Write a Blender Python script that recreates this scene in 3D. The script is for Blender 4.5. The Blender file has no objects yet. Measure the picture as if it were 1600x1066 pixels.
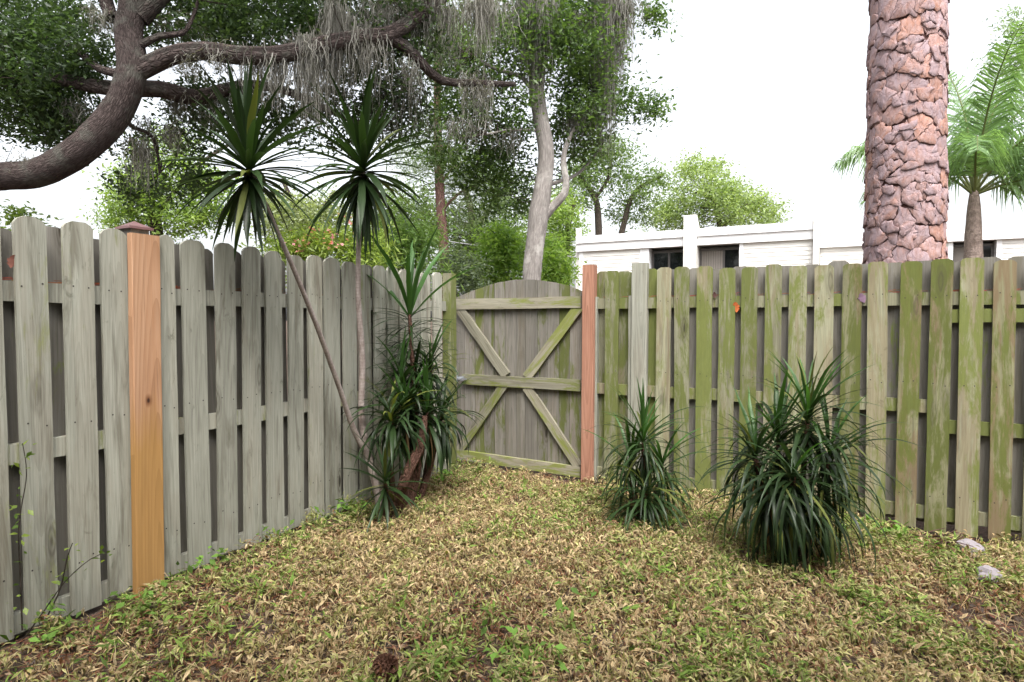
import bpy, math, random
import numpy as np
from mathutils import Vector, Matrix, noise as mnoise

rng = np.random.default_rng(7)
random.seed(7)
scene = bpy.context.scene
COL = scene.collection

# ------------------------------------------------------------------ camera
F = 955.0                       # focal length in pixels of a 1600 px wide frame
CAM_Z = 1.40
PITCH = math.radians(2.0)
cam_d = bpy.data.cameras.new('camera')
cam_d.sensor_width = 36.0
cam_d.lens = F / 1600.0 * 36.0
cam_d.clip_start = 0.05
cam_d.clip_end = 2000.0
cam = bpy.data.objects.new('camera', cam_d)
COL.objects.link(cam)
cam.location = (0, 0, CAM_Z)
cam.rotation_euler = (math.radians(90) - PITCH, 0, 0)
scene.camera = cam

# ------------------------------------------------------------------ light
SUN_EL, SUN_AZ = math.radians(60), math.radians(172)    # azimuth clockwise from +Y
w = bpy.data.worlds.new('World')
scene.world = w
w.use_nodes = True
wn, wl = w.node_tree.nodes, w.node_tree.links
bg = wn['Background']
sky = wn.new('ShaderNodeTexSky')
sky.sky_type = 'NISHITA'
sky.sun_disc = False
sky.sun_elevation = SUN_EL
sky.sun_rotation = SUN_AZ
sky.air_density = 1.0
sky.dust_density = 6.0
sky.ozone_density = 1.0
hs = wn.new('ShaderNodeHueSaturation')                  # thin white overcast
hs.inputs['Saturation'].default_value = 0.22
wl.new(sky.outputs['Color'], hs.inputs['Color'])
wl.new(hs.outputs['Color'], bg.inputs['Color'])
bg.inputs['Strength'].default_value = 0.15
sun_d = bpy.data.lights.new('sun', 'SUN')
sun_d.energy = 0.8
sun_d.angle = math.radians(22)
sun_d.color = (1.0, 0.95, 0.87)
sun = bpy.data.objects.new('sun', sun_d)
COL.objects.link(sun)
sd = Vector((math.sin(SUN_AZ) * math.cos(SUN_EL), math.cos(SUN_AZ) * math.cos(SUN_EL), math.sin(SUN_EL)))
sun.rotation_euler = sd.to_track_quat('Z', 'Y').to_euler()
sun.location = (0, 0, 30)
vs = scene.view_settings
vs.view_transform = 'Standard'
vs.look = 'None'
vs.gamma = 1.0
vs.exposure = 1.74
scene.cycles.max_bounces = 5
scene.cycles.diffuse_bounces = 3
scene.cycles.glossy_bounces = 2
scene.cycles.transmission_bounces = 3
scene.cycles.transparent_max_bounces = 8

# ------------------------------------------------------------------ pixel -> place helpers
RIGHT = Vector((1, 0, 0))
FWD = Vector((0, math.cos(PITCH), -math.sin(PITCH)))
UP = Vector((0, math.sin(PITCH), math.cos(PITCH)))
EYE = Vector((0, 0, CAM_Z))

def ray(px, py):
    return FWD + RIGHT * ((px - 800) / F) + UP * ((533 - py) / F)

def P(px, py, depth):
    return EYE + ray(px, py) * depth

def Pg(px, py, z=0.0):
    r = ray(px, py)
    return EYE + r * ((z - CAM_Z) / r.z)

class Frame:
    """vertical plane through a ground point along a direction: (s, z) of a pixel"""
    def __init__(self, o, d):
        self.o = Vector((o[0], o[1], 0)); self.u = Vector((d[0], d[1], 0)).normalized()
        self.n = Vector((-self.u.y, self.u.x, 0))
        self.rz = math.atan2(self.u.y, self.u.x)
    def sz(self, px, py, back=0.0):
        r = ray(px, py)
        t = ((self.o - EYE).dot(self.n) + back) / r.dot(self.n)
        p = EYE + r * t
        return (p - self.o).dot(self.u), p.z

# ------------------------------------------------------------------ object helpers
def tag(o, label=None, cat=None, group=None, kind=None):
    if label: o['label'] = label
    if cat: o['category'] = cat
    if group: o['group'] = group
    if kind: o['kind'] = kind
    return o

def empty(name, loc=(0, 0, 0), rz=0.0):
    o = bpy.data.objects.new(name, None)
    o.location = loc; o.rotation_euler = (0, 0, rz)
    o.empty_display_size = 0.1
    COL.objects.link(o)
    return o

def link(name, me, mat=None, parent=None, loc=None, rot=None, scale=None):
    o = bpy.data.objects.new(name, me)
    COL.objects.link(o)
    if mat is not None and len(me.materials) == 0:
        for m in (mat if isinstance(mat, (list, tuple)) else [mat]):
            me.materials.append(m)
    if parent: o.parent = parent
    if loc is not None: o.location = loc
    if rot is not None: o.rotation_euler = rot
    if scale is not None: o.scale = (scale,) * 3 if isinstance(scale, (int, float)) else scale
    return o

def mesh_np(name, V, faces_idx, nper, color=None, uv=None, smooth=False):
    """faces_idx: (n, nper) ints"""
    V = np.asarray(V, dtype=np.float32); Fi = np.asarray(faces_idx, dtype=np.int32)
    me = bpy.data.meshes.new(name)
    nf = len(Fi)
    me.vertices.add(len(V)); me.vertices.foreach_set('co', V.ravel())
    me.loops.add(nf * nper); me.loops.foreach_set('vertex_index', Fi.ravel())
    me.polygons.add(nf)
    me.polygons.foreach_set('loop_start', np.arange(0, nf * nper, nper, dtype=np.int32))
    me.polygons.foreach_set('loop_total', np.full(nf, nper, dtype=np.int32))
    if smooth:
        me.polygons.foreach_set('use_smooth', np.ones(nf, dtype=bool))
    if color is not None:
        a = me.attributes.new('Col', 'FLOAT_COLOR', 'POINT')
        c = np.ones((len(V), 4), dtype=np.float32); c[:, :3] = color
        a.data.foreach_set('color', c.ravel())
    if uv is not None:
        l = me.uv_layers.new(name='UVMap')
        l.data.foreach_set('uv', np.asarray(uv, dtype=np.float32)[Fi.ravel()].ravel())
    me.update(calc_edges=True)
    return me

class MB:
    def __init__(self): self.v = []; self.f = []; self.m = []
    def box(self, x0, x1, y0, y1, z0, z1, mi=0):
        b = len(self.v)
        self.v += [(x0, y0, z0), (x1, y0, z0), (x1, y1, z0), (x0, y1, z0), (x0, y0, z1), (x1, y0, z1), (x1, y1, z1), (x0, y1, z1)]
        for q in ((0, 3, 2, 1), (4, 5, 6, 7), (0, 1, 5, 4), (1, 2, 6, 5), (2, 3, 7, 6), (3, 0, 4, 7)):
            self.f.append(tuple(b + i for i in q)); self.m.append(mi)
        return self
    def prism(self, pts, y0, y1, mi=0):
        """closed outline in x,z (counter-clockwise seen from -y) pulled from y0 to y1"""
        b = len(self.v); n = len(pts)
        self.v += [(p[0], y0, p[1]) for p in pts] + [(p[0], y1, p[1]) for p in pts]
        self.f.append(tuple(b + i for i in range(n))); self.m.append(mi)
        self.f.append(tuple(b + n + i for i in reversed(range(n)))); self.m.append(mi)
        for i in range(n):
            j = (i + 1) % n
            self.f.append((b + j, b + i, b + n + i, b + n + j)); self.m.append(mi)
        return self
    def disc(self, x, y, z, r, mi=1, n=6):
        """little nail head facing -y"""
        b = len(self.v)
        self.v += [(x + r * math.cos(2 * math.pi * i / n), y, z + r * math.sin(2 * math.pi * i / n)) for i in range(n)]
        self.f.append(tuple(b + i for i in range(n))); self.m.append(mi)
    def mesh(self, name, smooth=False):
        me = bpy.data.meshes.new(name)
        me.from_pydata([tuple(v) for v in self.v], [], self.f)
        me.polygons.foreach_set('material_index', np.array(self.m, dtype=np.int32))
        if getattr(self, 'sm', None): me.polygons.foreach_set('use_smooth', np.array(self.sm, dtype=bool))
        if smooth: me.polygons.foreach_set('use_smooth', np.ones(len(self.f), dtype=bool))
        me.update()
        return me

def spline(pts, rad, step=0.12):
    """Catmull-Rom through points with radii"""
    pts = [Vector(p) for p in pts]; n = len(pts)
    out, rr = [], []
    for i in range(n - 1):
        p0 = pts[max(i - 1, 0)]; p1 = pts[i]; p2 = pts[i + 1]; p3 = pts[min(i + 2, n - 1)]
        k = max(2, int((p2 - p1).length / step))
        for j in range(k):
            t = j / k
            out.append(0.5 * ((2 * p1) + (p2 - p0) * t + (2 * p0 - 5 * p1 + 4 * p2 - p3) * t * t + (3 * p1 - p0 - 3 * p2 + p3) * t ** 3))
            rr.append(rad[i] + (rad[i + 1] - rad[i]) * t)
    out.append(pts[-1]); rr.append(rad[-1])
    return out, rr

def tube_arrays(path, rad, n=10, rough=0.0, fine=3.0):
    m = len(path)
    V = np.zeros((m, n, 3)); UV = np.zeros((m, n, 2))
    T0 = (path[1] - path[0]).normalized()
    a = Vector((0, 0, 1)) if abs(T0.z) < 0.9 else Vector((1, 0, 0))
    X = T0.cross(a).normalized(); L = 0
    for i in range(m):
        T = (path[min(i + 1, m - 1)] - path[max(i - 1, 0)]).normalized()
        X = (X - T * X.dot(T)).normalized(); Y = T.cross(X)
        if i: L += (path[i] - path[i - 1]).length
        for k in range(n):
            th = 2 * math.pi * k / n
            d = X * math.cos(th) + Y * math.sin(th)
            r = rad[i]
            if rough:
                q = path[i] + d * r
                r *= 1 + rough * mnoise.noise(q * fine) + rough * 0.5 * mnoise.noise(q * fine * 3.1)
            V[i, k] = path[i] + d * r
            UV[i, k] = (th * rad[0], L)
    idx = np.arange(m * n).reshape(m, n)
    A = idx[:-1]; B = idx[1:]
    Fq = np.stack([A, np.roll(A, -1, 1), np.roll(B, -1, 1), B], -1).reshape(-1, 4)
    return V.reshape(-1, 3), Fq, UV.reshape(-1, 2)

def tube(name, pts, rad, mat, parent=None, n=10, rough=0.0, fine=3.0, step=0.12, org=None):
    path, rr = spline(pts, rad, step)
    V, Fq, UV = tube_arrays(path, rr, n, rough, fine)
    if org is not None: V = V - np.array(org)
    me = mesh_np(name, V, Fq, 4, uv=UV, smooth=True)
    return link(name, me, mat, parent)

# ------------------------------------------------------------------ materials
class NT:
    def __init__(self, name):
        self.mat = bpy.data.materials.new(name); self.mat.use_nodes = True
        self.t = self.mat.node_tree; self.N = self.t.nodes; self.L = self.t.links
        self.b = self.N['Principled BSDF']
    def n(self, typ, **kw):
        x = self.N.new('ShaderNode' + typ)
        for k, v in kw.items(): setattr(x, k, v)
        return x
    def inp(self, node, key, val):
        if hasattr(val, 'is_linked') or isinstance(val, bpy.types.NodeSocket): self.L.new(val, node.inputs[key])
        else: node.inputs[key].default_value = val
    def math(self, op, a, b=0.0, c=0.0, clamp=False):
        x = self.n('Math', operation=op, use_clamp=clamp)
        self.inp(x, 0, a); self.inp(x, 1, b)
        if op in ('MULTIPLY_ADD', 'SMOOTH_MIN'): self.inp(x, 2, c)
        return x.outputs[0]
    def noise(self, vec, scale=5, detail=4, rough=0.55, dist=0.0):
        x = self.n('TexNoise'); self.inp(x, 'Vector', vec)
        x.inputs['Scale'].default_value = scale; x.inputs['Detail'].default_value = detail
        x.inputs['Roughness'].default_value = rough; x.inputs['Distortion'].default_value = dist
        return x.outputs['Fac']
    def map(self, vec, scale=(1, 1, 1), loc=None):
        x = self.n('Mapping'); self.inp(x, 'Vector', vec); x.inputs['Scale'].default_value = scale
        if loc is not None: self.inp(x, 'Location', loc)
        return x.outputs['Vector']
    def ramp(self, fac, stops, interp='LINEAR'):
        x = self.n('ValToRGB'); self.inp(x, 'Fac', fac); cr = x.color_ramp; cr.interpolation = interp
        while len(cr.elements) < len(stops): cr.elements.new(0.5)
        for e, (p, c) in zip(cr.elements, stops):
            e.position = p; e.color = (*c, 1) if len(c) == 3 else c
        return x.outputs['Color']
    def rng(self, v, a, b, c=0.0, d=1.0):
        x = self.n('MapRange', clamp=True); self.inp(x, 'Value', v)
        for k, q in zip(('From Min', 'From Max', 'To Min', 'To Max'), (a, b, c, d)): self.inp(x, k, q)
        return x.outputs['Result']
    def mix(self, fac, a, b, blend='MIX'):
        x = self.n('Mix', data_type='RGBA', blend_type=blend)
        self.inp(x, 0, fac)
        for k, v in ((6, a), (7, b)):
            if isinstance(v, tuple): x.inputs[k].default_value = (*v, 1) if len(v) == 3 else v
            else: self.L.new(v, x.inputs[k])
        return x.outputs[2]
    def bump(self, h, strength=0.4, dist=0.01):
        x = self.n('Bump'); self.inp(x, 'Height', h); x.inputs['Strength'].default_value = strength
        x.inputs['Distance'].default_value = dist
        self.L.new(x.outputs['Normal'], self.b.inputs['Normal'])
    def done(self, color=None, rough=0.85, spec=0.3):
        if color is not None: self.inp(self.b, 'Base Color', color if not isinstance(color, tuple) else (*color, 1))
        self.inp(self.b, 'Roughness', rough)
        self.inp(self.b, 'Specular IOR Level', spec)
        return self.mat

def wood_mat(name, light, dark, algae=0.35, algae_col=(0.13, 0.17, 0.03), brown=0.0, brown_col=(0.16, 0.085, 0.04), streak=(0.12, 0.11, 0.08), knots=True, fresh=False, var=0.16, golden=None, knot_z=1.0):
    t = NT(name)
    tc = t.n('TexCoord'); oi = t.n('ObjectInfo')
    off = t.n('CombineXYZ')
    t.inp(off, 0, t.math('MULTIPLY', oi.outputs['Random'], 53.0)); t.inp(off, 1, t.math('MULTIPLY', oi.outputs['Random'], 17.0)); t.inp(off, 2, t.math('MULTIPLY', oi.outputs['Random'], 91.0))
    va = t.n('VectorMath', operation='ADD'); t.L.new(tc.outputs['Object'], va.inputs[0]); t.L.new(off.outputs[0], va.inputs[1])
    v = va.outputs[0]
    rnd2 = t.math('FRACT', t.math('MULTIPLY', oi.outputs['Random'], 7.31))
    rnd3 = t.math('FRACT', t.math('MULTIPLY', oi.outputs['Random'], 23.7))
    g1 = t.noise(t.map(v, (26, 26, 0.9)), 1.0, 5, 0.6, 0.4)
    g2 = t.noise(t.map(v, (170, 170, 4.5)), 1.0, 3, 0.6)
    # cathedral figure of flat-sawn boards
    wv = t.n('TexWave', wave_type='RINGS', rings_direction='Y', wave_profile='SAW')
    co = t.n('CombineXYZ'); t.inp(co, 0, t.math('MULTIPLY_ADD', rnd2, 0.10, -0.05)); t.inp(co, 2, t.math('MULTIPLY', rnd3, -1.9))
    vc = t.n('VectorMath', operation='ADD'); t.L.new(tc.outputs['Object'], vc.inputs[0]); t.L.new(co.outputs[0], vc.inputs[1])
    t.inp(wv, 'Vector', t.map(vc.outputs[0], (9.0, 0.5, 0.50))); wv.inputs['Scale'].default_value = 2.2; wv.inputs['Distortion'].default_value = 2.2
    wv.inputs['Detail'].default_value = 2.0; wv.inputs['Detail Scale'].default_value = 0.8
    fig = wv.outputs['Fac']
    bl = t.noise(t.map(v, (5, 5, 1.6)), 1.0, 4, 0.6)
    base = t.mix(t.rng(g1, 0.32, 0.7), dark, light)
    base = t.mix(t.math('MULTIPLY', t.rng(fig, 0.35, 1.0), 0.75 if fresh else 0.34), base, tuple(c * (0.72 if fresh else 0.62) for c in dark))
    base = t.mix(t.math('MULTIPLY', t.rng(g2, 0.48, 0.72), 0.5), base, streak)
    g3 = t.noise(t.map(v, (75, 75, 1.7)), 1.0, 4, 0.65, 0.5)
    base = t.mix(t.rng(g3, 0.56, 0.66, 0, 0.55), base, tuple(c * 0.55 for c in dark))
    base = t.mix(t.rng(bl, 0.35, 0.7, 0.0, 0.3), base, tuple(min(1, c * 1.3) for c in light))
    # weather stains
    st = t.noise(t.map(v, (12, 12, 1.3)), 1.0, 5, 0.65, 0.6)
    base = t.mix(t.rng(st, 0.54, 0.65, 0, 0.62 if not fresh else 0.2), base, streak)
    if not fresh:
        bt = t.noise(t.map(v, (16, 16, 6)), 1.0, 5, 0.7, 0.8)
        base = t.mix(t.rng(bt, 0.62, 0.72, 0, 0.6), base, (0.075, 0.078, 0.05))
    if brown > 0:
        br = t.noise(t.map(v, (10, 10, 1.1), (3.3, 8.1, 2.2)), 1.0, 6, 0.68, 0.8)
        fac = t.rng(t.math('ADD', br, t.math('MULTIPLY', rnd2, 0.16)), 0.57, 0.66, 0, brown)
        base = t.mix(fac, base, brown_col)
    if algae > 0:
        a1 = t.noise(t.map(v, (8, 8, 1.5), (1.1, 4.2, 9.0)), 1.0, 6, 0.68, 0.9)
        a2 = t.noise(t.map(v, (55, 55, 12)), 1.0, 5, 0.7)
        s = t.math('ADD', t.math('ADD', a1, t.math('MULTIPLY', rnd3, 0.22)), t.math('MULTIPLY_ADD', a2, 0.34, -0.09))
        fac = t.rng(s, 0.88 - 0.35 * algae, 1.0 - 0.35 * algae, 0, 0.9)
        base = t.mix(fac, base, t.mix(a2, tuple(c * 0.75 for c in algae_col), tuple(c * 1.35 for c in algae_col)))
    if knots:
        vo = t.n('TexVoronoi'); t.inp(vo, 'Vector', t.map(v, (4.2, 1.0, 1.15))); vo.inputs['Scale'].default_value = 1.0
        k = t.math('ADD', vo.outputs['Distance'], t.math('MULTIPLY', g1, 0.14))
        ring = t.math('MULTIPLY_ADD', t.math('SINE', t.math('MULTIPLY', k, 130.0)), 0.3, 0.7)
        kc = (0.06, 0.05, 0.035) if not fresh else (0.24, 0.09, 0.03)
        base = t.mix(t.math('MULTIPLY', t.rng(k, 0.13, 0.24, 0.75, 0.0), ring), base, kc)
        base = t.mix(t.rng(k, 0.095, 0.12, 0.9, 0.0), base, tuple(c * 0.5 for c in kc))
    if golden:
        # the butt end of the board is golden heartwood, the upper part pink; one real knot between them
        sp = t.n('SeparateXYZ'); t.L.new(tc.outputs['Object'], sp.inputs[0])
        zz = t.math('ADD', sp.outputs[2], t.math('MULTIPLY', t.math('SUBTRACT', g1, 0.5), 0.5))
        gold = t.mix(t.rng(g1, 0.35, 0.7), tuple(c * 0.72 for c in golden), golden)
        gold = t.mix(t.math('MULTIPLY', t.rng(fig, 0.35, 1.0), 0.5), gold, tuple(c * 0.6 for c in golden))
        base = t.mix(t.rng(zz, knot_z - 0.25, knot_z + 0.02, 0.85, 0.0), base, gold)
        dx = t.math('ADD', sp.outputs[0], t.math('MULTIPLY', t.math('SUBTRACT', g2, 0.5), 0.02)); dz = t.math('MULTIPLY', t.math('SUBTRACT', sp.outputs[2], knot_z), 0.55)
        kd = t.math('SQRT', t.math('ADD', t.math('MULTIPLY', dx, dx), t.math('MULTIPLY', dz, dz)))
        base = t.mix(t.rng(kd, 0.008, 0.022, 0.85, 0.0), base, (0.16, 0.06, 0.025))
        base = t.mix(t.rng(kd, 0.004, 0.009, 0.95, 0.0), base, (0.03, 0.015, 0.01))
    bri = t.rng(rnd2, 0, 1, 1 - var, 1 + var)
    mul = t.n('VectorMath', operation='SCALE'); t.L.new(base, mul.inputs[0]); t.inp(mul, 'Scale', bri)
    h = t.math('ADD', t.math('MULTIPLY', g1, 0.6), t.math('MULTIPLY', g2, 0.5))
    t.bump(h, 0.55, 0.006)
    return t.done(mul.outputs[0], 0.85, 0.25)

M = {}
M['fence'] = wood_mat('weathered_fence_wood', (0.36, 0.36, 0.305), (0.25, 0.25, 0.205), 0.17, (0.19, 0.20, 0.085), 0.12)
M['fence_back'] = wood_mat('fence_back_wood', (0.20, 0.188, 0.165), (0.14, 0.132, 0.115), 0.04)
M['fence_mossy'] = wood_mat('mossy_fence_wood', (0.29, 0.285, 0.195), (0.185, 0.18, 0.115), 0.70, (0.115, 0.135, 0.032), 0.28)
M['fence_mossier'] = wood_mat('mossier_fence_wood', (0.25, 0.245, 0.145), (0.16, 0.15, 0.085), 0.84, (0.088, 0.105, 0.022), 0.6, (0.15, 0.088, 0.05))
M['gate'] = wood_mat('gate_wood', (0.215, 0.20, 0.175), (0.13, 0.12, 0.105), 0.52, (0.08, 0.095, 0.02), 0.1)
M['gate_rail'] = wood_mat('gate_rail_wood', (0.28, 0.265, 0.205), (0.185, 0.175, 0.13), 0.46, (0.14, 0.16, 0.035), 0.1)
M['cedar'] = wood_mat('new_cedar', (0.46, 0.285, 0.18), (0.39, 0.205, 0.11), 0, streak=(0.37, 0.18, 0.085), fresh=True, var=0.04, knots=False, golden=(0.44, 0.245, 0.075), knot_z=0.99)
M['cedar_red'] = wood_mat('new_cedar_red', (0.37, 0.20, 0.14), (0.30, 0.14, 0.09), 0, streak=(0.21, 0.09, 0.06), fresh=True, var=0.04)
def simple(name, col, rough=0.6, spec=0.4, metal=0.0, var=0.0, vs_=8.0):
    t = NT(name)
    t.b.inputs['Metallic'].default_value = metal
    if var:
        tc = t.n('TexCoord')
        f = t.noise(tc.outputs['Object'], vs_, 5, 0.6)
        c = t.mix(f, tuple(x * (1 - var) for x in col), tuple(min(1, x * (1 + var)) for x in col))
        t.bump(f, 0.2, 0.004)
        return t.done(c, rough, spec)
    return t.done(col, rough, spec)
M['nail'] = simple('nail_rust', (0.035, 0.028, 0.025), 0.7)
M['copper'] = simple('bronze_cap', (0.23, 0.13, 0.13), 0.42, 0.5, 0.5, 0.3)
M['latch'] = simple('galvanised_metal', (0.55, 0.58, 0.62), 0.35, 0.5, 0.85, 0.15)
M['trim'] = simple('white_trim', (0.80, 0.80, 0.80), 0.55, 0.4, 0, 0.03)
M['siding'] = simple('white_siding', (0.74, 0.72, 0.68), 0.5, 0.4, 0, 0.03, 2.0)
M['fin'] = simple('stucco_fin', (0.62, 0.61, 0.57), 0.85, 0.2, 0, 0.06, 5.0)
M['frame'] = simple('dark_bronze_frame', (0.10, 0.09, 0.085), 0.4, 0.5, 0.3)
M['curtain'] = simple('drawn_blinds', (0.33, 0.30, 0.27), 0.85, 0.2, 0, 0.1)
M['roof'] = simple('roof_gravel', (0.35, 0.34, 0.32), 0.9, 0.2, 0, 0.2)
M['stone'] = simple('pale_stone', (0.24, 0.215, 0.23), 0.8, 0.3, 0, 0.35, 25.0)
M['wire'] = simple('wire_insulation', (0.25, 0.25, 0.25), 0.6)
def glass():
    t = NT('dark_window_glass')
    return t.done((0.012, 0.014, 0.015), 0.04, 0.6)
M['glass'] = glass()

def leaf_mat(name, transl=0.35, rough=0.5, spec=0.35, attr=True, col=(0.05, 0.1, 0.03), tcol=1.6, var=0.25):
    t = NT(name)
    if attr:
        a = t.n('Attribute', attribute_name='Col'); c = a.outputs['Color']
    else:
        oi = t.n('ObjectInfo')
        c = t.mix(oi.outputs['Random'], tuple(x * (1 - var) for x in col), tuple(x * (1 + var) for x in col))
        tc = t.n('TexCoord')
        f = t.noise(t.map(tc.outputs['Object'], (3, 60, 3)), 1.0, 3)
        c = t.mix(t.rng(f, 0.35, 0.7, 0, 0.45), c, tuple(x * 1.5 for x in col))
    t.done(c, rough, spec)
    tr = t.n('BsdfTranslucent')
    sc_ = t.n('VectorMath', operation='MULTIPLY'); t.L.new(c, sc_.inputs[0]); sc_.inputs[1].default_value = (tcol * 1.05, tcol * 1.1, tcol * 0.55)
    t.L.new(sc_.outputs[0], tr.inputs['Color'])
    mx = t.n('MixShader'); mx.inputs[0].default_value = transl
    t.L.new(t.b.outputs[0], mx.inputs[1]); t.L.new(tr.outputs[0], mx.inputs[2])
    t.L.new(mx.outputs[0], t.N['Material Output'].inputs['Surface'])
    return t.mat
M['leaf'] = leaf_mat('tree_leaves', 0.42, 0.45, 0.4)
M['cover'] = leaf_mat('ground_cover_leaves', 0.25, 0.7, 0.2, tcol=1.2)
M['strap'] = leaf_mat('dracaena_leaf', 0.13, 0.42, 0.26, attr=False, col=(0.017, 0.034, 0.010), tcol=2.0, var=0.6)
M['strap_fresh'] = leaf_mat('dracaena_leaf_young', 0.25, 0.42, 0.33, attr=False, col=(0.035, 0.085, 0.018), tcol=1.7, var=0.4)
M['strap_dead'] = leaf_mat('dracaena_leaf_dead', 0.15, 0.8, 0.1, attr=False, col=(0.26, 0.165, 0.085), tcol=1.2, var=0.4)
M['strap_yellow'] = leaf_mat('dracaena_leaf_yellowing', 0.2, 0.5, 0.25, attr=False, col=(0.085, 0.10, 0.022), tcol=1.5, var=0.5)
M['palm'] = leaf_mat('palm_leaf', 0.4, 0.4, 0.45, attr=True)
M['moss'] = leaf_mat('spanish_moss', 0.3, 0.95, 0.05, attr=True, tcol=1.0)

def bark_mat(name, light, dark, su=14, sv=3.0, lichen=None, bumpd=0.03, bs=0.9, ck=0.5):
    t = NT(name)
    uv = t.n('UVMap').outputs['UV']
    tc = t.n('TexCoord').outputs['Object']
    d = t.noise(t.map(uv, (su, sv, 1)), 1.0, 6, 0.65, 0.7)
    vo = t.n('TexVoronoi', feature='DISTANCE_TO_EDGE'); 
    nz = t.n('TexNoise'); t.inp(nz, 'Vector', t.map(uv, (su, sv, 1))); nz.inputs['Scale'].default_value = 1.2
    va = t.n('VectorMath', operation='ADD'); t.inp(va, 0, t.map(uv, (su * 1.5, sv * 1.5, 1))); t.L.new(nz.outputs['Color'], va.inputs[1])
    t.L.new(va.outputs[0], vo.inputs['Vector']); vo.inputs['Scale'].default_value = 1.0
    crack = t.rng(vo.outputs['Distance'], 0.0, 0.22)
    c = t.mix(t.rng(d, 0.3, 0.72), dark, light)
    crack = t.math('MULTIPLY_ADD', crack, ck, 1 - ck)
    fine = t.noise(t.map(uv, (su * 4, sv * 1.6, 1)), 1.0, 5, 0.7, 0.5)
    c = t.mix(t.rng(fine, 0.35, 0.6, 0.75, 0.0), c, tuple(x * 0.5 for x in dark))
    c = t.mix(crack, tuple(x * 0.45 for x in dark), c)
    if lichen:
        lf = t.noise(tc, 3.5, 5, 0.65)
        c = t.mix(t.rng(lf, 0.5, 0.64, 0, 0.75), c, lichen)
    t.bump(t.math('ADD', t.math('MULTIPLY', crack, 0.8), t.math('ADD', d, t.math('MULTIPLY', fine, 0.8))), bs, bumpd)
    return t.done(c, 0.92, 0.15)
M['oak_bark'] = bark_mat('oak_bark', (0.18, 0.142, 0.132), (0.07, 0.052, 0.048), 20, 8, (0.13, 0.13, 0.11), ck=0.7)
M['grey_bark'] = bark_mat('grey_bark', (0.37, 0.34, 0.32), (0.21, 0.19, 0.175), 14, 4, (0.42, 0.40, 0.37), 0.012, ck=0.2)
M['pine_bark_far'] = bark_mat('pine_bark_far', (0.26, 0.15, 0.13), (0.12, 0.065, 0.055), 12, 5)
M['twig_bark'] = bark_mat('twig_bark', (0.13, 0.105, 0.085), (0.07, 0.055, 0.045), 20, 6)
M['crevice'] = simple('pine_bark_crevice', (0.13, 0.07, 0.062), 0.95, 0.1, 0, 0.3, 20)
M['palm_trunk'] = bark_mat('palm_trunk', (0.44, 0.35, 0.31), (0.25, 0.19, 0.16), 5, 9, ck=0.12)
def cane_mat():
    t = NT('dracaena_cane')
    uv = t.n('UVMap').outputs['UV']
    wv = t.n('TexWave', wave_type='BANDS', bands_direction='Y'); t.inp(wv, 'Vector', uv); wv.inputs['Scale'].default_value = 13
    wv.inputs['Distortion'].default_value = 3.0; wv.inputs['Detail'].default_value = 3
    n1 = t.noise(t.map(uv, (30, 12, 1)), 1.0, 5)
    c = t.mix(t.rng(n1, 0.3, 0.7), (0.20, 0.155, 0.135), (0.40, 0.345, 0.32))
    c = t.mix(t.rng(wv.outputs['Fac'], 0.75, 1.0, 0, 0.25), c, (0.17, 0.12, 0.10))
    t.bump(t.math('ADD', t.math('MULTIPLY', wv.outputs['Fac'], 0.4), n1), 0.35, 0.006)
    return t.done(c, 0.8, 0.2)
M['cane'] = cane_mat()
M['cane_red'] = bark_mat('old_cane', (0.31, 0.17, 0.125), (0.15, 0.08, 0.06), 25, 14)
def plate_mat():
    t = NT('pine_bark_plate')
    tc = t.n('TexCoord').outputs['Object']; oi = t.n('ObjectInfo')
    n1 = t.noise(t.map(tc, (9, 9, 5)), 1.0, 6, 0.65, 0.6)
    n2 = t.noise(t.map(tc, (40, 40, 22)), 1.0, 5, 0.7, 0.3)
    n3 = t.noise(t.map(tc, (16, 16, 9)), 1.0, 3, 0.5, 1.0)
    a = t.mix(t.rng(n1, 0.42, 0.66), (0.32, 0.235, 0.25), (0.34, 0.19, 0.15))
    bcol = t.mix(t.rng(oi.outputs['Random'], 0.72, 0.95, 0, 0.8), a, (0.37, 0.185, 0.125))
    c = t.mix(t.rng(n2, 0.42, 0.72, 0, 0.6), bcol, (0.41, 0.33, 0.345))
    c = t.mix(t.rng(n3, 0.60, 0.68, 0, 0.4), c, (0.17, 0.095, 0.085))
    nd = t.n('TexNoise'); t.inp(nd, 'Vector', tc); nd.inputs['Scale'].default_value = 30; nd.inputs['Detail'].default_value = 3
    vv = t.n('VectorMath', operation='MULTIPLY_ADD'); t.L.new(nd.outputs['Color'], vv.inputs[0]); vv.inputs[1].default_value = (0.05, 0.05, 0.05); t.L.new(tc, vv.inputs[2])
    vo = t.n('TexVoronoi', feature='DISTANCE_TO_EDGE'); t.inp(vo, 'Vector', t.map(vv.outputs[0], (22, 22, 13))); vo.inputs['Scale'].default_value = 1.0
    fl_ = t.rng(vo.outputs['Distance'], 0.0, 0.05)
    c = t.mix(t.rng(vo.outputs['Distance'], 0.0, 0.045, 0.28, 0.0), c, (0.17, 0.09, 0.08))
    t.bump(t.math('ADD', t.math('ADD', n2, t.math('MULTIPLY', fl_, 0.25)), t.math('MULTIPLY', n1, 0.8)), 0.8, 0.010)
    mul = t.n('VectorMath', operation='SCALE'); t.L.new(c, mul.inputs[0])
    t.inp(mul, 'Scale', t.rng(t.math('FRACT', t.math('MULTIPLY', oi.outputs['Random'], 9.7)), 0, 1, 0.82, 1.15))
    return t.done(mul.outputs[0], 0.85, 0.25)
M['plate'] = plate_mat()
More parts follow.
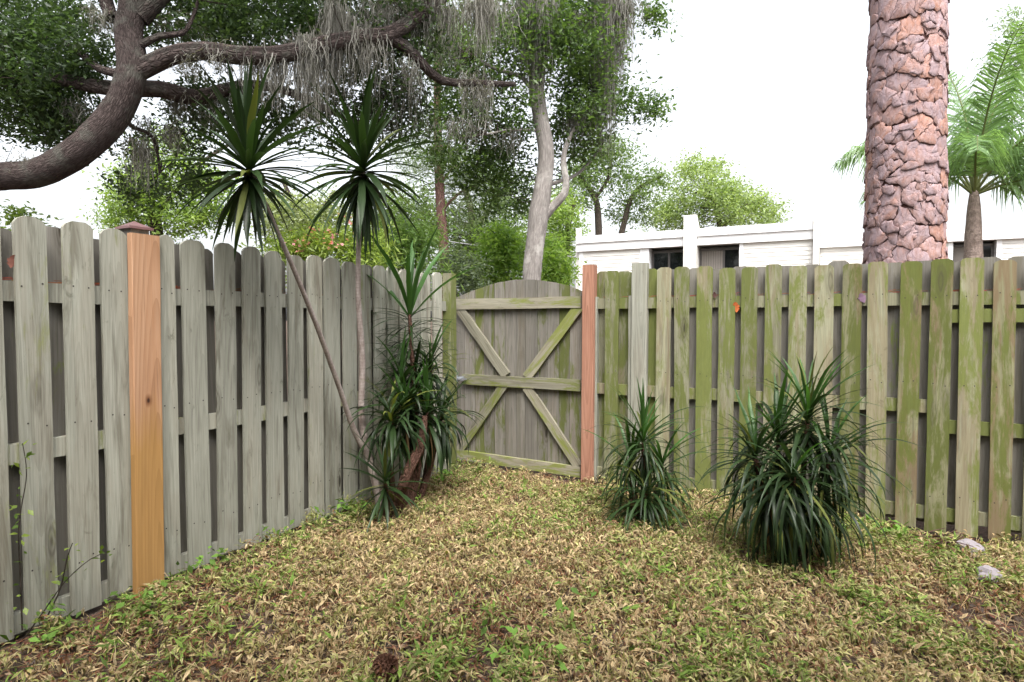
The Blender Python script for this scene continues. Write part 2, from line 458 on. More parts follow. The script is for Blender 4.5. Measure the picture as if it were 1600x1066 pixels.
def soil_mat():
    t = NT('soil_and_litter')
    tc = t.n('TexCoord').outputs['Object']
    n1 = t.noise(tc, 2.2, 6, 0.6); n2 = t.noise(tc, 30, 6, 0.7); n3 = t.noise(tc, 90, 4, 0.7)
    c = t.mix(t.rng(n2, 0.35, 0.7), (0.045, 0.032, 0.025), (0.13, 0.095, 0.07))
    c = t.mix(t.rng(n3, 0.55, 0.7, 0, 0.7), c, (0.20, 0.11, 0.07))
    c = t.mix(t.rng(n1, 0.4, 0.7, 0, 0.35), c, (0.10, 0.075, 0.07))
    t.bump(t.math('ADD', n2, t.math('MULTIPLY', n3, 0.5)), 0.8, 0.03)
    return t.done(c, 0.95, 0.1)
M['soil'] = soil_mat()

# ------------------------------------------------------------------ ground
LF = Frame((-2.16, 2.58), (0.4640, 0.8858))
RF = Frame((0.68, 5.22), (0.8858, -0.4640))

def ground_z(x, y):
    dip = max(0.0, min(1.0, (x - 1.7) / 1.0)) * math.exp(-(((x - RF.o.x) * RF.n.x + (y - RF.o.y) * RF.n.y) / 0.45) ** 2)
    return -0.075 * dip + 0.030 * mnoise.noise(Vector((x * 0.7, y * 0.7, 3.1))) + 0.012 * mnoise.noise(Vector((x * 2.3, y * 2.3, 7.7)))

def make_ground():
    near = np.linspace(-9, 9, 110)
    far = np.array([12, 18, 30, 60, 120, 300, 800.0])
    ax = np.concatenate([-far[::-1], near, far])
    n = len(ax)
    V = np.zeros((n, n, 3))
    for i, y in enumerate(ax):
        for j, x in enumerate(ax):
            V[i, j] = (x, y, ground_z(x, y) if abs(x) < 20 and abs(y) < 20 else 0)
    idx = np.arange(n * n).reshape(n, n)
    Fq = np.stack([idx[:-1, :-1], idx[:-1, 1:], idx[1:, 1:], idx[1:, :-1]], -1).reshape(-1, 4)
    o = link('ground', mesh_np('ground', V.reshape(-1, 3), Fq, 4, smooth=True), M['soil'])
    tag(o, 'dark brown soil under the ground cover', 'ground', kind='structure')
make_ground()

# ------------------------------------------------------------------ fences
BT, RT = 0.018, 0.038            # board and rail thickness

def picket(name, wd, z0, z1, seed, rails=(), ear=0.035, flat=False, nails=True, wob=0.002):
    """a fence board: x in -wd/2..wd/2, y 0..BT, z from z0 to z1; warped edges, clipped corners, nail heads"""
    r = random.Random(seed)
    b = MB(); hw = wd / 2
    nz = 7; rings = []
    bow = r.uniform(-1, 1) * 0.005; ph = r.uniform(0, 6)
    for i in range(nz):
        z = z0 + (z1 - 0.055 - z0) * i / (nz - 1)
        rings.append((z, hw + r.uniform(-wob, wob), hw + r.uniform(-wob, wob)))
    if flat: rings.append((z1, hw, hw))
    else:
        e = ear
        l1, r1 = e * r.uniform(0.8, 1.2), e * r.uniform(0.8, 1.2)
        rings += [(z1 - e * r.uniform(0.75, 0.9), hw, hw), (z1 - e * 0.36, hw - 0.35 * l1, hw - 0.35 * r1), (z1, hw - 1.05 * l1, hw - 1.05 * r1)]
    for (z, l, rr_) in rings:
        y = bow * math.sin((z - z0) / (z1 - z0) * 3.0 + ph)
        b.v += [(-l, y, z), (rr_, y, z), (rr_, y + BT, z), (-l, y + BT, z)]
    k = len(rings)
    for i in range(k - 1):
        a = 4 * i
        for q in range(4):
            q2 = (q + 1) % 4
            b.f.append((a + q, a + q2, a + 4 + q2, a + 4 + q)); b.m.append(0)
    b.f.append((3, 2, 1, 0)); b.m.append(0)
    b.f.append((4 * k - 4, 4 * k - 3, 4 * k - 2, 4 * k - 1)); b.m.append(0)
    if nails:
        for rz_ in rails:
            for sx in (-1, 1):
                z = rz_ + r.uniform(-0.018, 0.018)
                y = bow * math.sin((z - z0) / (z1 - z0) * 3.0 + ph)
                b.disc(sx * hw * r.uniform(0.4, 0.65), y - 0.0012, z, 0.0042)
    return b.mesh(name)

def fence(root, fr, boards, backs, rails_z, mats, top, z0=0.03, ear=0.035, seedbase=0):
    """boards: [(px_l, px_r)] measured on the front face at one height"""
    for i, (a, c, yy, topy, mat, kw) in enumerate(boards):
        s0, _ = fr.sz(a, yy); s1, _ = fr.sz(c, yy)
        sm = (s0 + s1) / 2
        _, zt = fr.sz((a + c) / 2, topy)
        me = picket('picket', s1 - s0, (z0 if sm < 1.3 or seedbase == 100 else z0 - 0.055) + random.uniform(-0.012, 0.012), zt, seedbase + i, rails_z(sm), ear=ear, **kw)
        link('picket', me, [mat, M['nail']], root, loc=(sm, random.uniform(-0.002, 0.002), 0), rot=(random.gauss(0, 0.002), random.gauss(0, 0.0035), random.gauss(0, 0.012)))

# -------- added wall, unseen behind the viewer, blocks sky to darken the yard
sky_block = empty('house_wall', (0, -1.1, 0))
tag(sky_block, 'added unseen wall and eave of the house right behind the viewer', 'wall', kind='structure')
link('wall', MB().box(-7, 8, -0.2, 0, 0, 4.6).mesh('wall'), M['fin'], sky_block)
link('eave', MB().box(-7.3, 8.3, -0.3, 0.7, 4.603, 4.75).mesh('eave'), M['trim'], sky_block)  # overhang added with the wall, also keeps sky off

# -------- left fence
lf = empty('wooden_fence', LF.o, LF.rz)
tag(lf, 'grey weathered shadowbox fence running along the left with a new cedar post', 'fence')
def ltop(x): return 333 + 0.1348 * x
meas = [(-70, -18), (-10, 7), (28, 79), (100, 147), (162, 202), (249, 276), (289, 324), (337, 367), (378, 405), (415, 440), (450, 472), (481, 503), (507, 531), (536, 556), (562, 580), (585, 602), (605, 622), (624, 640), (642, 656), (658, 673), (676, 689)]
meas[1] = (-46, 7)
meas.pop(0)
meas = [(-520, -385), (-350, -240), (-212, -122), (-112, -58)] + [(-46, 7)] + meas[1:]
def L_rails(s): return (1.555, 0.935, 0.275)
lb = [(a, c, 480, ltop((a + c) / 2) + random.uniform(-3, 3) + (0 if i < 8 else 2), M['fence'], {}) for i, (a, c) in enumerate(meas)]
fence(lf, LF, lb, None, L_rails, None, None, ear=0.038, seedbase=100)
ls = []
for a, c in meas:
    ls.append((LF.sz(a, 480)[0], LF.sz(c, 480)[0]))
# boards nailed on the far side of the rails, seen in the gaps
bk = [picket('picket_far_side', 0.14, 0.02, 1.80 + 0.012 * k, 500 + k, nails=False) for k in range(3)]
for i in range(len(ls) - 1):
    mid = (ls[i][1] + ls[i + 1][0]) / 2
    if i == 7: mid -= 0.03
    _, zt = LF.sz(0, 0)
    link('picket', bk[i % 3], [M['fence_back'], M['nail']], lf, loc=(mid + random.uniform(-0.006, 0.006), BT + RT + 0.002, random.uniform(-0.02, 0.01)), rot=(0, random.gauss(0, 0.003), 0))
s_end = LF.sz(700, 480)[0]
def rail_mesh(s0, s1, z0, z1, zc1=None, y0=BT + 0.001, y1=BT + RT - 0.001):
    """rail from (s0, z0 centre) to (s1, z1 centre)"""
    h = 0.044
    b = MB(); n = 10; r = random.Random(int(abs(s0 * 1000)) + int(z0 * 1000))
    for i in range(n + 1):
        s = s0 + (s1 - s0) * i / n; z = z0 + (z1 - z0) * i / n + r.uniform(-0.004, 0.004)
        b.v += [(s, y0, z - h), (s, y1, z - h), (s, y1, z + h), (s, y0, z + h)]
    for i in range(n):
        a = 4 * i
        for q in range(4):
            q2 = (q + 1) % 4
            b.f.append((a + q2, a + q, a + 4 + q, a + 4 + q2)); b.m.append(0)
    b.f += [(0, 1, 2, 3), (4 * n + 3, 4 * n + 2, 4 * n + 1, 4 * n)]; b.m += [0, 0]
    return b.mesh('rail')
for (p0, p1) in (((60, 437), (600, 487)), ((60, 693), (600, 596 + 25)), ((159, 914), (600, 770))):
    sa, za = LF.sz(*p0, back=BT); sb, zb = LF.sz(*p1, back=BT)
    zm = (za + zb) / 2
    link('rail', rail_mesh(LF.sz(-540, 480)[0], s_end, zm, zm), [M['fence']], lf)
    if p0[1] == 437: LRZ = zm
# new cedar post board and the old capped post behind it
pa, _ = LF.sz(204, 480, back=-0.04); pc, _ = LF.sz(249, 480, back=-0.04)
zt = LF.sz(225, 366, back=-0.04)[1]
def post_mesh(name, wd, dp, z0, z1, seed=1, ch=0.004):
    r = random.Random(seed); b = MB(); hw = wd / 2; rings = []
    n = 8
    for i in range(n + 1):
        z = z0 + (z1 - z0) * i / n
        o_ = r.uniform(-0.0012, 0.0012)
        pts = [(-hw + ch, 0), (hw - ch, 0), (hw, ch), (hw, dp - ch), (hw - ch, dp), (-hw + ch, dp), (-hw, dp - ch), (-hw, ch)]
        b.v += [(x + o_, y, z) for x, y in pts]
    for i in range(n):
        a = 8 * i
        for q in range(8):
            q2 = (q + 1) % 8
            b.f.append((a + q, a + q2, a + 8 + q2, a + 8 + q)); b.m.append(0)
    b.f += [tuple(reversed(range(8))), tuple(8 * n + q for q in range(8))]; b.m += [0, 0]
    return b.mesh(name)
cp = link('post', post_mesh('cedar_post', pc - pa, 0.040, -0.02, zt, 3), M['cedar'], lf, loc=((pa + pc) / 2, -0.042, 0), rot=(0, 0.006, 0))
tag(cp, 'new orange cedar post board with a dark knot')
op = link('post', post_mesh('old_post', 0.095, 0.095, 0.0, 1.86, 4), M['fence_back'], lf, loc=((pa + pc) / 2 + 0.02, BT + 0.004, 0))
b = MB()
zc = 1.86
b.box(-0.062, 0.062, -0.062, 0.062, 0.0, 0.012)
bb = len(b.v)
b.v += [(-0.058, -0.058, 0.012), (0.058, -0.058, 0.012), (0.058, 0.058, 0.012), (-0.058, 0.058, 0.012), (0, 0, 0.045)]
for q in range(4):
    b.f.append((bb + q, bb + (q + 1) % 4, bb + 4)); b.m.append(0)
link('post_cap', b.mesh('post_cap'), M['copper'], op, loc=(0, 0.0475, zc))
# the end post of the left run, next to the gate
ep_a, _ = LF.sz(692, 480); ep_c, _ = LF.sz(711, 480)
link('post', post_mesh('end_post', 0.10, 0.09, 0.0, LF.sz(700, 427)[1], 5), M['fence_mossy'], lf, loc=((ep_a + ep_c) / 2 + 0.03, -0.03, 0))

# -------- right fence
rf = empty('wooden_fence', RF.o, RF.rz)
tag(rf, 'mossy green shadowbox fence right of the gate below the big pine', 'fence')
def rtop(x): return 423 - 0.030 * (x - 925)
rmeas = [(945, 966), (1024, 1046), (1055, 1078), (1088, 1112), (1122, 1147), (1156, 1181), (1194, 1220), (1232, 1260), (1273, 1303), (1314, 1345), (1357, 1389), (1404, 1437), (1451, 1486), (1499, 1536), (1552, 1588), (1605, 1645), (1662, 1705), (1722, 1770), (1790, 1842), (1865, 1922), (1946, 2010), (2038, 2110)]
def R_rails(s): return (1.56, 0.97, 0.22)
rb = []
for i, (a, c) in enumerate(rmeas):
    mat = M['fence_mossy'] if i < 8 else M['fence_mossier'] if i % 3 != 1 else M['fence_mossy']
    if i in (8,): mat = M['fence_mossy']
    rb.append((a, c, 540, rtop((a + c) / 2) + random.uniform(-2.5, 2.5), mat, {}))
fence(rf, RF, rb, None, R_rails, None, None, ear=0.026, seedbase=200)
rs = [(RF.sz(a, 540)[0], RF.sz(c, 540)[0]) for a, c in rmeas]
bk2 = [picket('picket_far_side', 0.14, 0.02, 1.79 + 0.01 * k, 600 + k, nails=False) for k in range(3)]
for i in range(1, len(rs) - 1):
    mid = (rs[i][1] + rs[i + 1][0]) / 2
    link('picket', bk2[i % 3].copy(), [M['fence_mossy']], rf, loc=(mid, BT + RT + 0.002, random.uniform(-0.01, 0.015)), rot=(0, random.gauss(0, 0.003), 0))
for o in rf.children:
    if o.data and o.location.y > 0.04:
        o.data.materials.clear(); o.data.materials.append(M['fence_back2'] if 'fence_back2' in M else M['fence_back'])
for (a, c, ty) in ((932, 952, 424), (963, 987, 424), (1008, 1026, 420)):
    s0, _ = RF.sz(a, 540, back=0.056); s1, _ = RF.sz(c, 540, back=0.056)
    me = picket('picket', s1 - s0, 0.02, RF.sz((a + c) / 2, ty, back=0.056)[1], int(a), nails=False, ear=0.03)
    link('picket', me, [M['fence_mossy'], M['nail']], rf, loc=((s0 + s1) / 2, BT + RT + 0.002, 0))
s0, _ = RF.sz(986, 540, back=-0.02); s1, _ = RF.sz(1010, 540, back=-0.02)
o = link('post', post_mesh('old_post', s1 - s0, 0.07, 0.0, RF.sz(998, 411, back=-0.02)[1], 8), M['fence'], rf, loc=((s0 + s1) / 2, -0.024, 0))
s0b, _ = RF.sz(979, 540); 
link('post', post_mesh('old_post', 0.028, 0.05, 0.0, RF.sz(983, 462)[1], 9), M['fence'], rf, loc=(s0 - 0.016, -0.005, 0))
s0, _ = RF.sz(908, 540, back=-0.05); s1, _ = RF.sz(926, 540, back=-0.05)
gp = link('post', post_mesh('gate_post', s1 - s0, 0.09, -0.02, RF.sz(918, 414, back=-0.05)[1], 10), M['cedar_red'], rf, loc=((s0 + s1) / 2, -0.05, 0), rot=(0, 0.004, 0))
tag(gp, 'new reddish cedar gate post')
sg = s0
s0, _ = RF.sz(926, 540); s1, _ = RF.sz(932, 540)
link('post', post_mesh('old_post', 0.03, 0.085, 0.0, RF.sz(929, 464)[1], 11), M['fence'], rf, loc=((s0 + s1) / 2 + 0.004, -0.004, 0))
s_r = rs[-1][1] + 0.2
s_l = RF.sz(930, 540)[0]
sk = RF.sz(1470, 480)[0]
RRZ = RF.sz(1020, 473, back=BT)[1]
for (z, a, c) in ((RF.sz(1020, 473, back=BT)[1], s_l, s_r), (RF.sz(1544, 493, back=BT)[1] - 0.003, sk, s_r), (RF.sz(1019, 612, back=BT)[1], s_l, sk), (RF.sz(1540, 671, back=BT)[1], sk + 0.002, s_r), (RF.sz(1496, 807, back=BT)[1], s_l, s_r)):
    link('rail', rail_mesh(a, c, z, z), [M['fence_mossy']], rf)

# -------- gate
gate = empty('wooden_gate', RF.o, RF.rz)
tag(gate, 'arched wooden gate with crossed braces between the two fences', 'gate')
GB = 0.045                        # gate boards lie this far behind the fence face
g0, _ = RF.sz(711, 560, back=GB); g1, _ = RF.sz(909, 560, back=GB)
arch = [(709, 467), (722, 461), (745, 452), (775, 442), (805, 437), (835, 437), (865, 441), (890, 447), (912, 456)]
A = [RF.sz(x, y, back=GB) for x, y in arch]
def arch_z(s):
    for (sa, za), (sb, zb) in zip(A[:-1], A[1:]):
        if s <= sb or (sb, zb) == A[-1]:
            return za + (zb - za) * (s - sa) / (sb - sa)
zb0 = 0.05
nb = 12
edges = [g0 + (g1 - g0) * (i + (random.uniform(-0.12, 0.12) if 0 < i < nb else 0)) / nb for i in range(nb + 1)]
for i in range(nb):
    a, c = edges[i] + 0.002, edges[i + 1] - 0.002
    hw = (c - a) / 2
    m = (a + c) / 2
    pts = [(-hw, zb0), (hw, zb0), (hw, arch_z(c)), (hw * 0.33, arch_z(m + hw * .33)), (-hw * 0.33, arch_z(m - hw * .33)), (-hw, arch_z(a))]
    b = MB().prism(pts, 0, 0.018)
    link('gate_board', b.mesh('gate_board'), M['gate'], gate, loc=(m, GB + random.uniform(-0.003, 0.003), 0), rot=(0, 0, random.gauss(0, 0.012)))
def gbeam(name, p0, p1, wd, th=0.036, proud=0.0, cut=None):
    """beam between two pixels measured on the gate; lies on the boards, proud toward the yard"""
    bk_ = GB - th - 0.004 - proud
    a = Vector(RF.sz(*p0, back=bk_)); c = Vector(RF.sz(*p1, back=bk_))
    d = (c - a); L = d.length; ang = math.atan2(d.y, d.x)
    b = MB(); n = 6; h = wd / 2
    for i in range(n + 1):
        x = L * i / n; j = random.uniform(-0.0025, 0.0025)
        b.v += [(-h + j, 0, x), (h + j, 0, x), (h + j, th, x), (-h + j, th, x)]
    for i in range(n):
        q0 = 4 * i
        for q in range(4):
            q2 = (q + 1) % 4
            b.f.append((q0 + q, q0 + q2, q0 + 4 + q2, q0 + 4 + q)); b.m.append(0)
    b.f += [(3, 2, 1, 0), (4 * n, 4 * n + 1, 4 * n + 2, 4 * n + 3)]; b.m += [0, 0]
    return link(name, b.mesh(name), M['gate_rail'], gate, loc=(a.x, bk_, a.y), rot=(0, math.pi / 2 - ang, 0))
gbeam('rail', (711, 476), (907, 472), 0.100)
gbeam('rail', (722, 593), (906, 603), 0.098)
gbeam('rail', (711, 710), (906, 738), 0.092)
gbeam('brace', (716, 481), (790, 587), 0.090, th=0.03)
gbeam('brace', (904, 480), (822, 590), 0.090, th=0.03)
gbeam('brace', (788, 600), (716, 706), 0.082, th=0.03)
gbeam('brace', (822, 605), (903, 729), 0.082, th=0.03)
# metal latch on the gate's left edge
sl, zl = RF.sz(716, 592, back=-0.03)
b = MB(); b.box(-0.05, 0.05, -0.012, 0.0, -0.022, 0.022); b.box(-0.012, 0.085, -0.026, -0.012, -0.008, 0.008); b.box(-0.03, -0.012, -0.034, -0.012, -0.03, 0.03)
link('latch', b.mesh('latch'), M['latch'], gate, loc=(sl, 0.0, zl))

# ------------------------------------------------------------------ house
HF = Frame((P(908, 500, 19).x, P(908, 500, 19).y), (0.890, -0.456))
house = empty('townhouse', HF.o, HF.rz)
tag(house, 'low white townhouse with lap siding and party wall fins behind the fence', 'house')
def hs_(px): return HF.sz(px, 420)[0]
ZF0, ZF1 = 3.50, 3.96
s_c = hs_(908); s1 = hs_(1000); s2 = hs_(1013); s3 = hs_(1070); s4 = hs_(1090); s5 = hs_(1155); s6 = hs_(1268); s7 = hs_(1280)
def siding(name, a, c, z0, z1, y=0.0, parent=None):
    b = MB(); p = 0.115; z = z0; k = 0
    while z < z1 - 0.01:
        zt_ = min(z + p, z1)
        b.v += [(a, y - 0.016, z), (c, y - 0.016, z), (c, y + 0.0, zt_), (a, y + 0.0, zt_), (a, y, z), (c, y, z)]
        q = len(b.v) - 6
        b.f += [(q, q + 1, q + 2, q + 3), (q + 4, q + 5, q + 1, q)]; b.m += [0, 0]
        z += p
    return link(name, b.mesh(name), M['siding'], parent or house)
def hbox(name, a, c, y0, y1, z0, z1, mat, parent=None):
    return link(name, MB().box(a, c, y0, y1, z0, z1).mesh(name), mat, parent or house)
siding('siding', s_c + 0.06, s1, 0, ZF0)
siding('siding', s5 + 0.1, s6, 0, ZF0)
hbox('wall', s_c + 0.02, s2 - 0.002, 0.004, 6.0, 0, ZF0 - 0.003, M['siding'])
hbox('wall', s2, s5 + 0.04, 0.62, 6.0, 0, ZF0 - 0.003, M['siding'])
hbox('wall', s5 + 0.043, s7 - 0.02, 0.004, 6.0, 0, ZF0 - 0.003, M['siding'])
hbox('corner_trim', s_c - 0.06, s_c + 0.06, -0.03, 0.10, 0, ZF0 - 0.002, M['trim'])
hbox('corner_trim', s1, s2 + 0.02, -0.03, 0.30, 0, ZF0 - 0.002, M['trim'])
hbox('corner_trim', s5, s5 + 0.10, -0.03, 0.30, 0, ZF0 - 0.002, M['trim'])
for a, c in ((s_c - 0.12, s3), (s4, s6 + 0.03)):
    hbox('fascia', a, c, -0.10, 0.05, ZF0, ZF0 + 0.24, M['trim'])
    hbox('fascia', a, c, -0.15, 0.05, ZF0 + 0.243, ZF1, M['trim'])
hbox('roof', s_c - 0.05, s7, 0.053, 6.0, ZF0 + 0.003, ZF1 - 0.02, M['roof'])
def fin(a, c, zt_, y0=-0.35):
    """party wall whose top slopes down toward the back"""
    b = MB()
    pr = [(y0, 0), (1.4, 0), (1.4, zt_ - 0.62), (0.25, zt_ - 0.30), (y0 + 0.12, zt_), (y0, zt_)]
    n = len(pr)
    b.v += [(a, y, z) for y, z in pr] + [(c, y, z) for y, z in pr]
    b.f += [tuple(reversed(range(n))), tuple(n + i for i in range(n))]
    b.f += [(i, (i + 1) % n, n + (i + 1) % n, n + i) for i in range(n)]
    b.m += [0] * (n + 2)
    link('party_wall', b.mesh('party_wall'), M['fin'], house)
fin(s_c - 0.20, s_c - 0.063, 4.25, 0.06)
fin(s3 + 0.003, s4 - 0.003, 4.34, -0.25)
fin(s6 + 0.033, s7, 4.18, -0.25)
def window(a, c, z0, z1, y, curtain=None):
    wn_ = link('window', MB().box(a, c, y + 0.06, y + 0.10, z0, z1).mesh('window_back'), M['frame'], house)
    f = MB(); t_ = 0.055; m = (a + c) / 2 if not curtain else a + (c - a) * 0.6
    f.box(a, a + t_, y - 0.03, y + 0.058, z0, z1); f.box(c - t_, c, y - 0.03, y + 0.058, z0, z1)
    f.box(a + t_, c - t_, y - 0.03, y + 0.058, z1 - t_, z1); f.box(m - 0.03, m + 0.03, y - 0.03, y + 0.05, z0, z1 - t_ - 0.002)
    link('frame', f.mesh('frame'), M['frame'], wn_)
    for q, (p0, p1) in enumerate(((a + t_, m - 0.03), (m + 0.03, c - t_))):
        if curtain and q == 0:
            cb = MB(); nfold = 9
            for k in range(nfold):
                x0 = p0 + (p1 - p0) * k / nfold; x1 = p0 + (p1 - p0) * (k + 1) / nfold
                cb.v += [(x0, y + 0.03, z0), (x1 - 0.004, y + 0.008, z0), (x1 - 0.004, y + 0.008, z1 - t_), (x0, y + 0.03, z1 - t_)]
                qd = len(cb.v) - 4; cb.f.append((qd, qd + 1, qd + 2, qd + 3)); cb.m.append(0)
            link('blind', cb.mesh('blind'), M['curtain'], wn_)
        else:
            link('pane', MB().box(p0, p1, y, y + 0.012, z0, z1 - t_).mesh('pane'), M['glass'], wn_)
window(s2 + 0.03, s3 - 0.0, 0.25, ZF0 - 0.08, 0.30)
window(s4 + 0.0, s5 - 0.003, 0.25, ZF0 - 0.08, 0.30, curtain=True)
# stepped-back lower unit to the right
ZL = 3.62
s8 = s7 + 0.01; y8 = 0.55
s9 = HF.sz(1488, 420, back=y8)[0]; s10 = HF.sz(1556, 420, back=y8)[0]; s11 = s10 + 6
siding('siding', s8, s9 - 0.1, 0, ZL - 0.30, y8)
siding('siding', s10 + 0.1, s11, 0, ZL - 0.30, y8)
hbox('wall', s8, s9, y8 + 0.004, y8 + 6, 0, ZL - 0.31, M['siding'])
hbox('wall', s9 + 0.003, s10 - 0.003, y8 + 0.5, y8 + 6, 0, ZL - 0.31, M['siding'])
hbox('wall', s10, s11, y8 + 0.004, y8 + 6, 0, ZL - 0.31, M['siding'])
hbox('corner_trim', s9 - 0.1, s9, y8 - 0.03, y8 + 0.25, 0, ZL - 0.302, M['trim'])
hbox('corner_trim', s10, s10 + 0.1, y8 - 0.03, y8 + 0.25, 0, ZL - 0.302, M['trim'])
hbox('fascia', s8, s11, y8 - 0.12, y8 + 0.05, ZL - 0.3, ZL, M['trim'])
hbox('roof', s8, s11, y8 + 0.053, y8 + 6, ZL - 0.3, ZL - 0.02, M['roof'])
window(s9 + 0.003, s10 - 0.003, 0.25, ZL - 0.36, y8 + 0.25, curtain=True)

# ------------------------------------------------------------------ big pine with plated bark
PC = P(1412, 405, 4.95)
pine = empty('pine_tree', (PC.x, PC.y, 0))
tag(pine, 'huge pine trunk with pinkish plated bark behind the right fence', 'pine tree')
def pine_r(z): return 0.276 - 0.0085 * (z - 1.9) if z > 1.0 else 0.284 + 0.05 * (1 - z)
def pine_c(z):
    return -0.006 * (z - 1.9), 0.0
zs = [-0.1, 0.3, 1, 2, 3, 4, 5, 7, 10, 14]
tube('trunk', [(pine_c(z)[0], pine_c(z)[1], z) for z in zs], [pine_r(max(z, 0)) - 0.010 if z < 5 else 0.24 - 0.014 * (z - 5) for z in zs], M['crevice'], pine, n=28, rough=0.02, fine=4, step=0.25)

def clip_poly(poly, p, q):
    """keep the side of the bisector of p,q nearer p"""
    mx, my = (p[0] + q[0]) / 2, (p[1] + q[1]) / 2; nx, ny = q[0] - p[0], q[1] - p[1]
    out = []
    for i in range(len(poly)):
        a, c = poly[i], poly[(i + 1) % len(poly)]
        da = (a[0] - mx) * nx + (a[1] - my) * ny; dc = (c[0] - mx) * nx + (c[1] - my) * ny
        if da <= 0: out.append(a)
        if (da < 0) != (dc < 0):
            t = da / (da - dc); out.append((a[0] + (c[0] - a[0]) * t, a[1] + (c[1] - a[1]) * t))
    return out

def bark_cells(z0, z1, cols, rowh, seed, stretch=1.0):
    r = random.Random(seed); per = 2 * math.pi * 0.276
    cw = per / cols; pts = []
    rows = int((z1 - z0) / rowh) + 1
    for j in range(rows):
        for i in range(cols):
            pts.append((((i + 0.5 * (j % 2)) * cw + r.uniform(-0.42, 0.42) * cw) % per, z0 + j * rowh + r.uniform(-0.42, 0.42) * rowh))
    allp = [(x + dx, z) for x, z in pts for dx in (-per, 0, per)]
    cells = []
    for (x, z) in pts:
        poly = [(x - 0.3, z - 0.4), (x + 0.3, z - 0.4), (x + 0.3, z + 0.4), (x - 0.3, z + 0.4)]
        near = [q for q in allp if abs(q[0] - x) < 0.45 and abs(q[1] - z) < 0.6 and q != (x, z)]
        for q in near:
            poly = clip_poly(poly, (x, z / stretch), (q[0], q[1] / stretch)) if stretch == 1 else clip_poly(poly, (x, z), q)
        if len(poly) >= 3: cells.append((x, z, poly))
    return cells, per

def plate_mesh(x, z, poly, per, seed, gap=0.0005, lift=0.012, warp=0.034, seg=0.014):
    r = random.Random(seed)
    # subdivide and roughen the outline
    out = []
    for i in range(len(poly)):
        a, c = poly[i], poly[(i + 1) % len(poly)]
        L = math.hypot(c[0] - a[0], c[1] - a[1]); k = max(1, int(L / seg))
        for j in range(k):
            t = j / k; out.append((a[0] + (c[0] - a[0]) * t, a[1] + (c[1] - a[1]) * t))
    pts = []
    for (u, v_) in out:
        q = Vector((u % per * 14, v_ * 14, 0.5 + seed * 0.013))
        du = warp * mnoise.noise(q) + 0.5 * warp * mnoise.noise(q * 2.7); dv = warp * mnoise.noise(q + Vector((9, 5, 3))) + 0.5 * warp * mnoise.noise(q * 2.7 + Vector((2, 8, 1)))
        du2, dv2 = x - u, z - v_; L = math.hypot(du2, dv2) or 1
        pts.append((u + du + du2 / L * gap, v_ + dv + dv2 / L * gap))
    tu, tv = r.uniform(-0.03, 0.03), r.uniform(-0.075, -0.015)
    def onto(u, v_, h):
        th = u / per * 2 * math.pi; R = pine_r(v_) + h; cx, cy = pine_c(v_)
        return (cx + R * math.cos(th), cy + R * math.sin(th), v_)
    b = MB(); n = len(pts)
    hh = [max(0.002, lift + tu * (u - x) + tv * (v_ - z) + 0.004 * mnoise.noise(Vector((u * 30, v_ * 30, seed)))) for u, v_ in pts]
    b.v += [onto(u + (x - u) * 0.06, v_ + (z - v_) * 0.06, -0.03) for u, v_ in pts]                                        # foot of the skirt
    b.v += [onto(u, v_, h - 0.002) for (u, v_), h in zip(pts, hh)]                       # rim
    inn = [(u + (x - u) * 0.05, v_ + (z - v_) * 0.05) for u, v_ in pts]
    b.v += [onto(u, v_, h + 0.001) for (u, v_), h in zip(inn, hh)]                       # shoulder
    mid = [(u + (x - u) * 0.55, v_ + (z - v_) * 0.55) for u, v_ in pts]
    b.v += [onto(u, v_, lift + 0.45 * (h - lift) + 0.0025 * mnoise.noise(Vector((u * 22, v_ * 22, seed + 5.0)))) for (u, v_), h in zip(mid, hh)]
    b.v.append(onto(x, z, lift + 0.002))
    for k in range(3):
        for i in range(n):
            j = (i + 1) % n
            b.f.append((k * n + i, k * n + j, (k + 1) * n + j, (k + 1) * n + i)); b.m.append(0)
    for i in range(n):
        b.f.append((3 * n + i, 3 * n + (i + 1) % n, 4 * n)); b.m.append(0)
    b.sm = [0] * n + [1] * (len(b.f) - n)
    return b
cells, per = bark_cells(1.25, 4.75, 14, 0.160, 5)
cells = sorted(cells, key=lambda c: abs(c[1] - 3.0))
rest = MB()
def add_mb(dst, src):
    o_ = len(dst.v); dst.v += src.v; dst.f += [tuple(i + o_ for i in f) for f in src.f]; dst.m += src.m; dst.sm = getattr(dst, 'sm', []) + src.sm
rr_ = random.Random(77)
for k, (x, z, poly) in enumerate(cells):
    pb = plate_mesh(x, z, poly, per, k, lift=rr_.choice((0.0, 0.003, 0.006, 0.009)) + rr_.uniform(0, 0.003))
    if k < 295:
        c = Vector((pb.v[-1]))
        pb.v = [tuple(Vector(v) - c) for v in pb.v]
        link('bark_plate', pb.mesh('bark_plate'), M['plate'], pine, loc=c)
    else: add_mb(rest, pb)
o = link('bark_plates_beyond', rest.mesh('bark_plates_beyond'), M['plate'], pine); o['kind'] = 'stuff'
# thin flakes lying on the plates
cells2, per = bark_cells(1.5, 4.6, 26, 0.10, 11)
fl = MB()
for k, (x, z, poly) in enumerate(cells2):
    if rr_.random() < 0.22:
        pb = plate_mesh(x, z, poly, per, k + 1000, gap=0.004, lift=rr_.uniform(0.012, 0.019), warp=0.026)
        add_mb(fl, pb)
o = link('bark_flakes', fl.mesh('bark_flakes'), M['plate'], pine); o['kind'] = 'stuff'
# pine boughs high above the frame
# ------------------------------------------------------------------ foliage tools
def unit(n):
    v = rng.normal(size=(n, 3)); return v / np.linalg.norm(v, axis=1, keepdims=True)

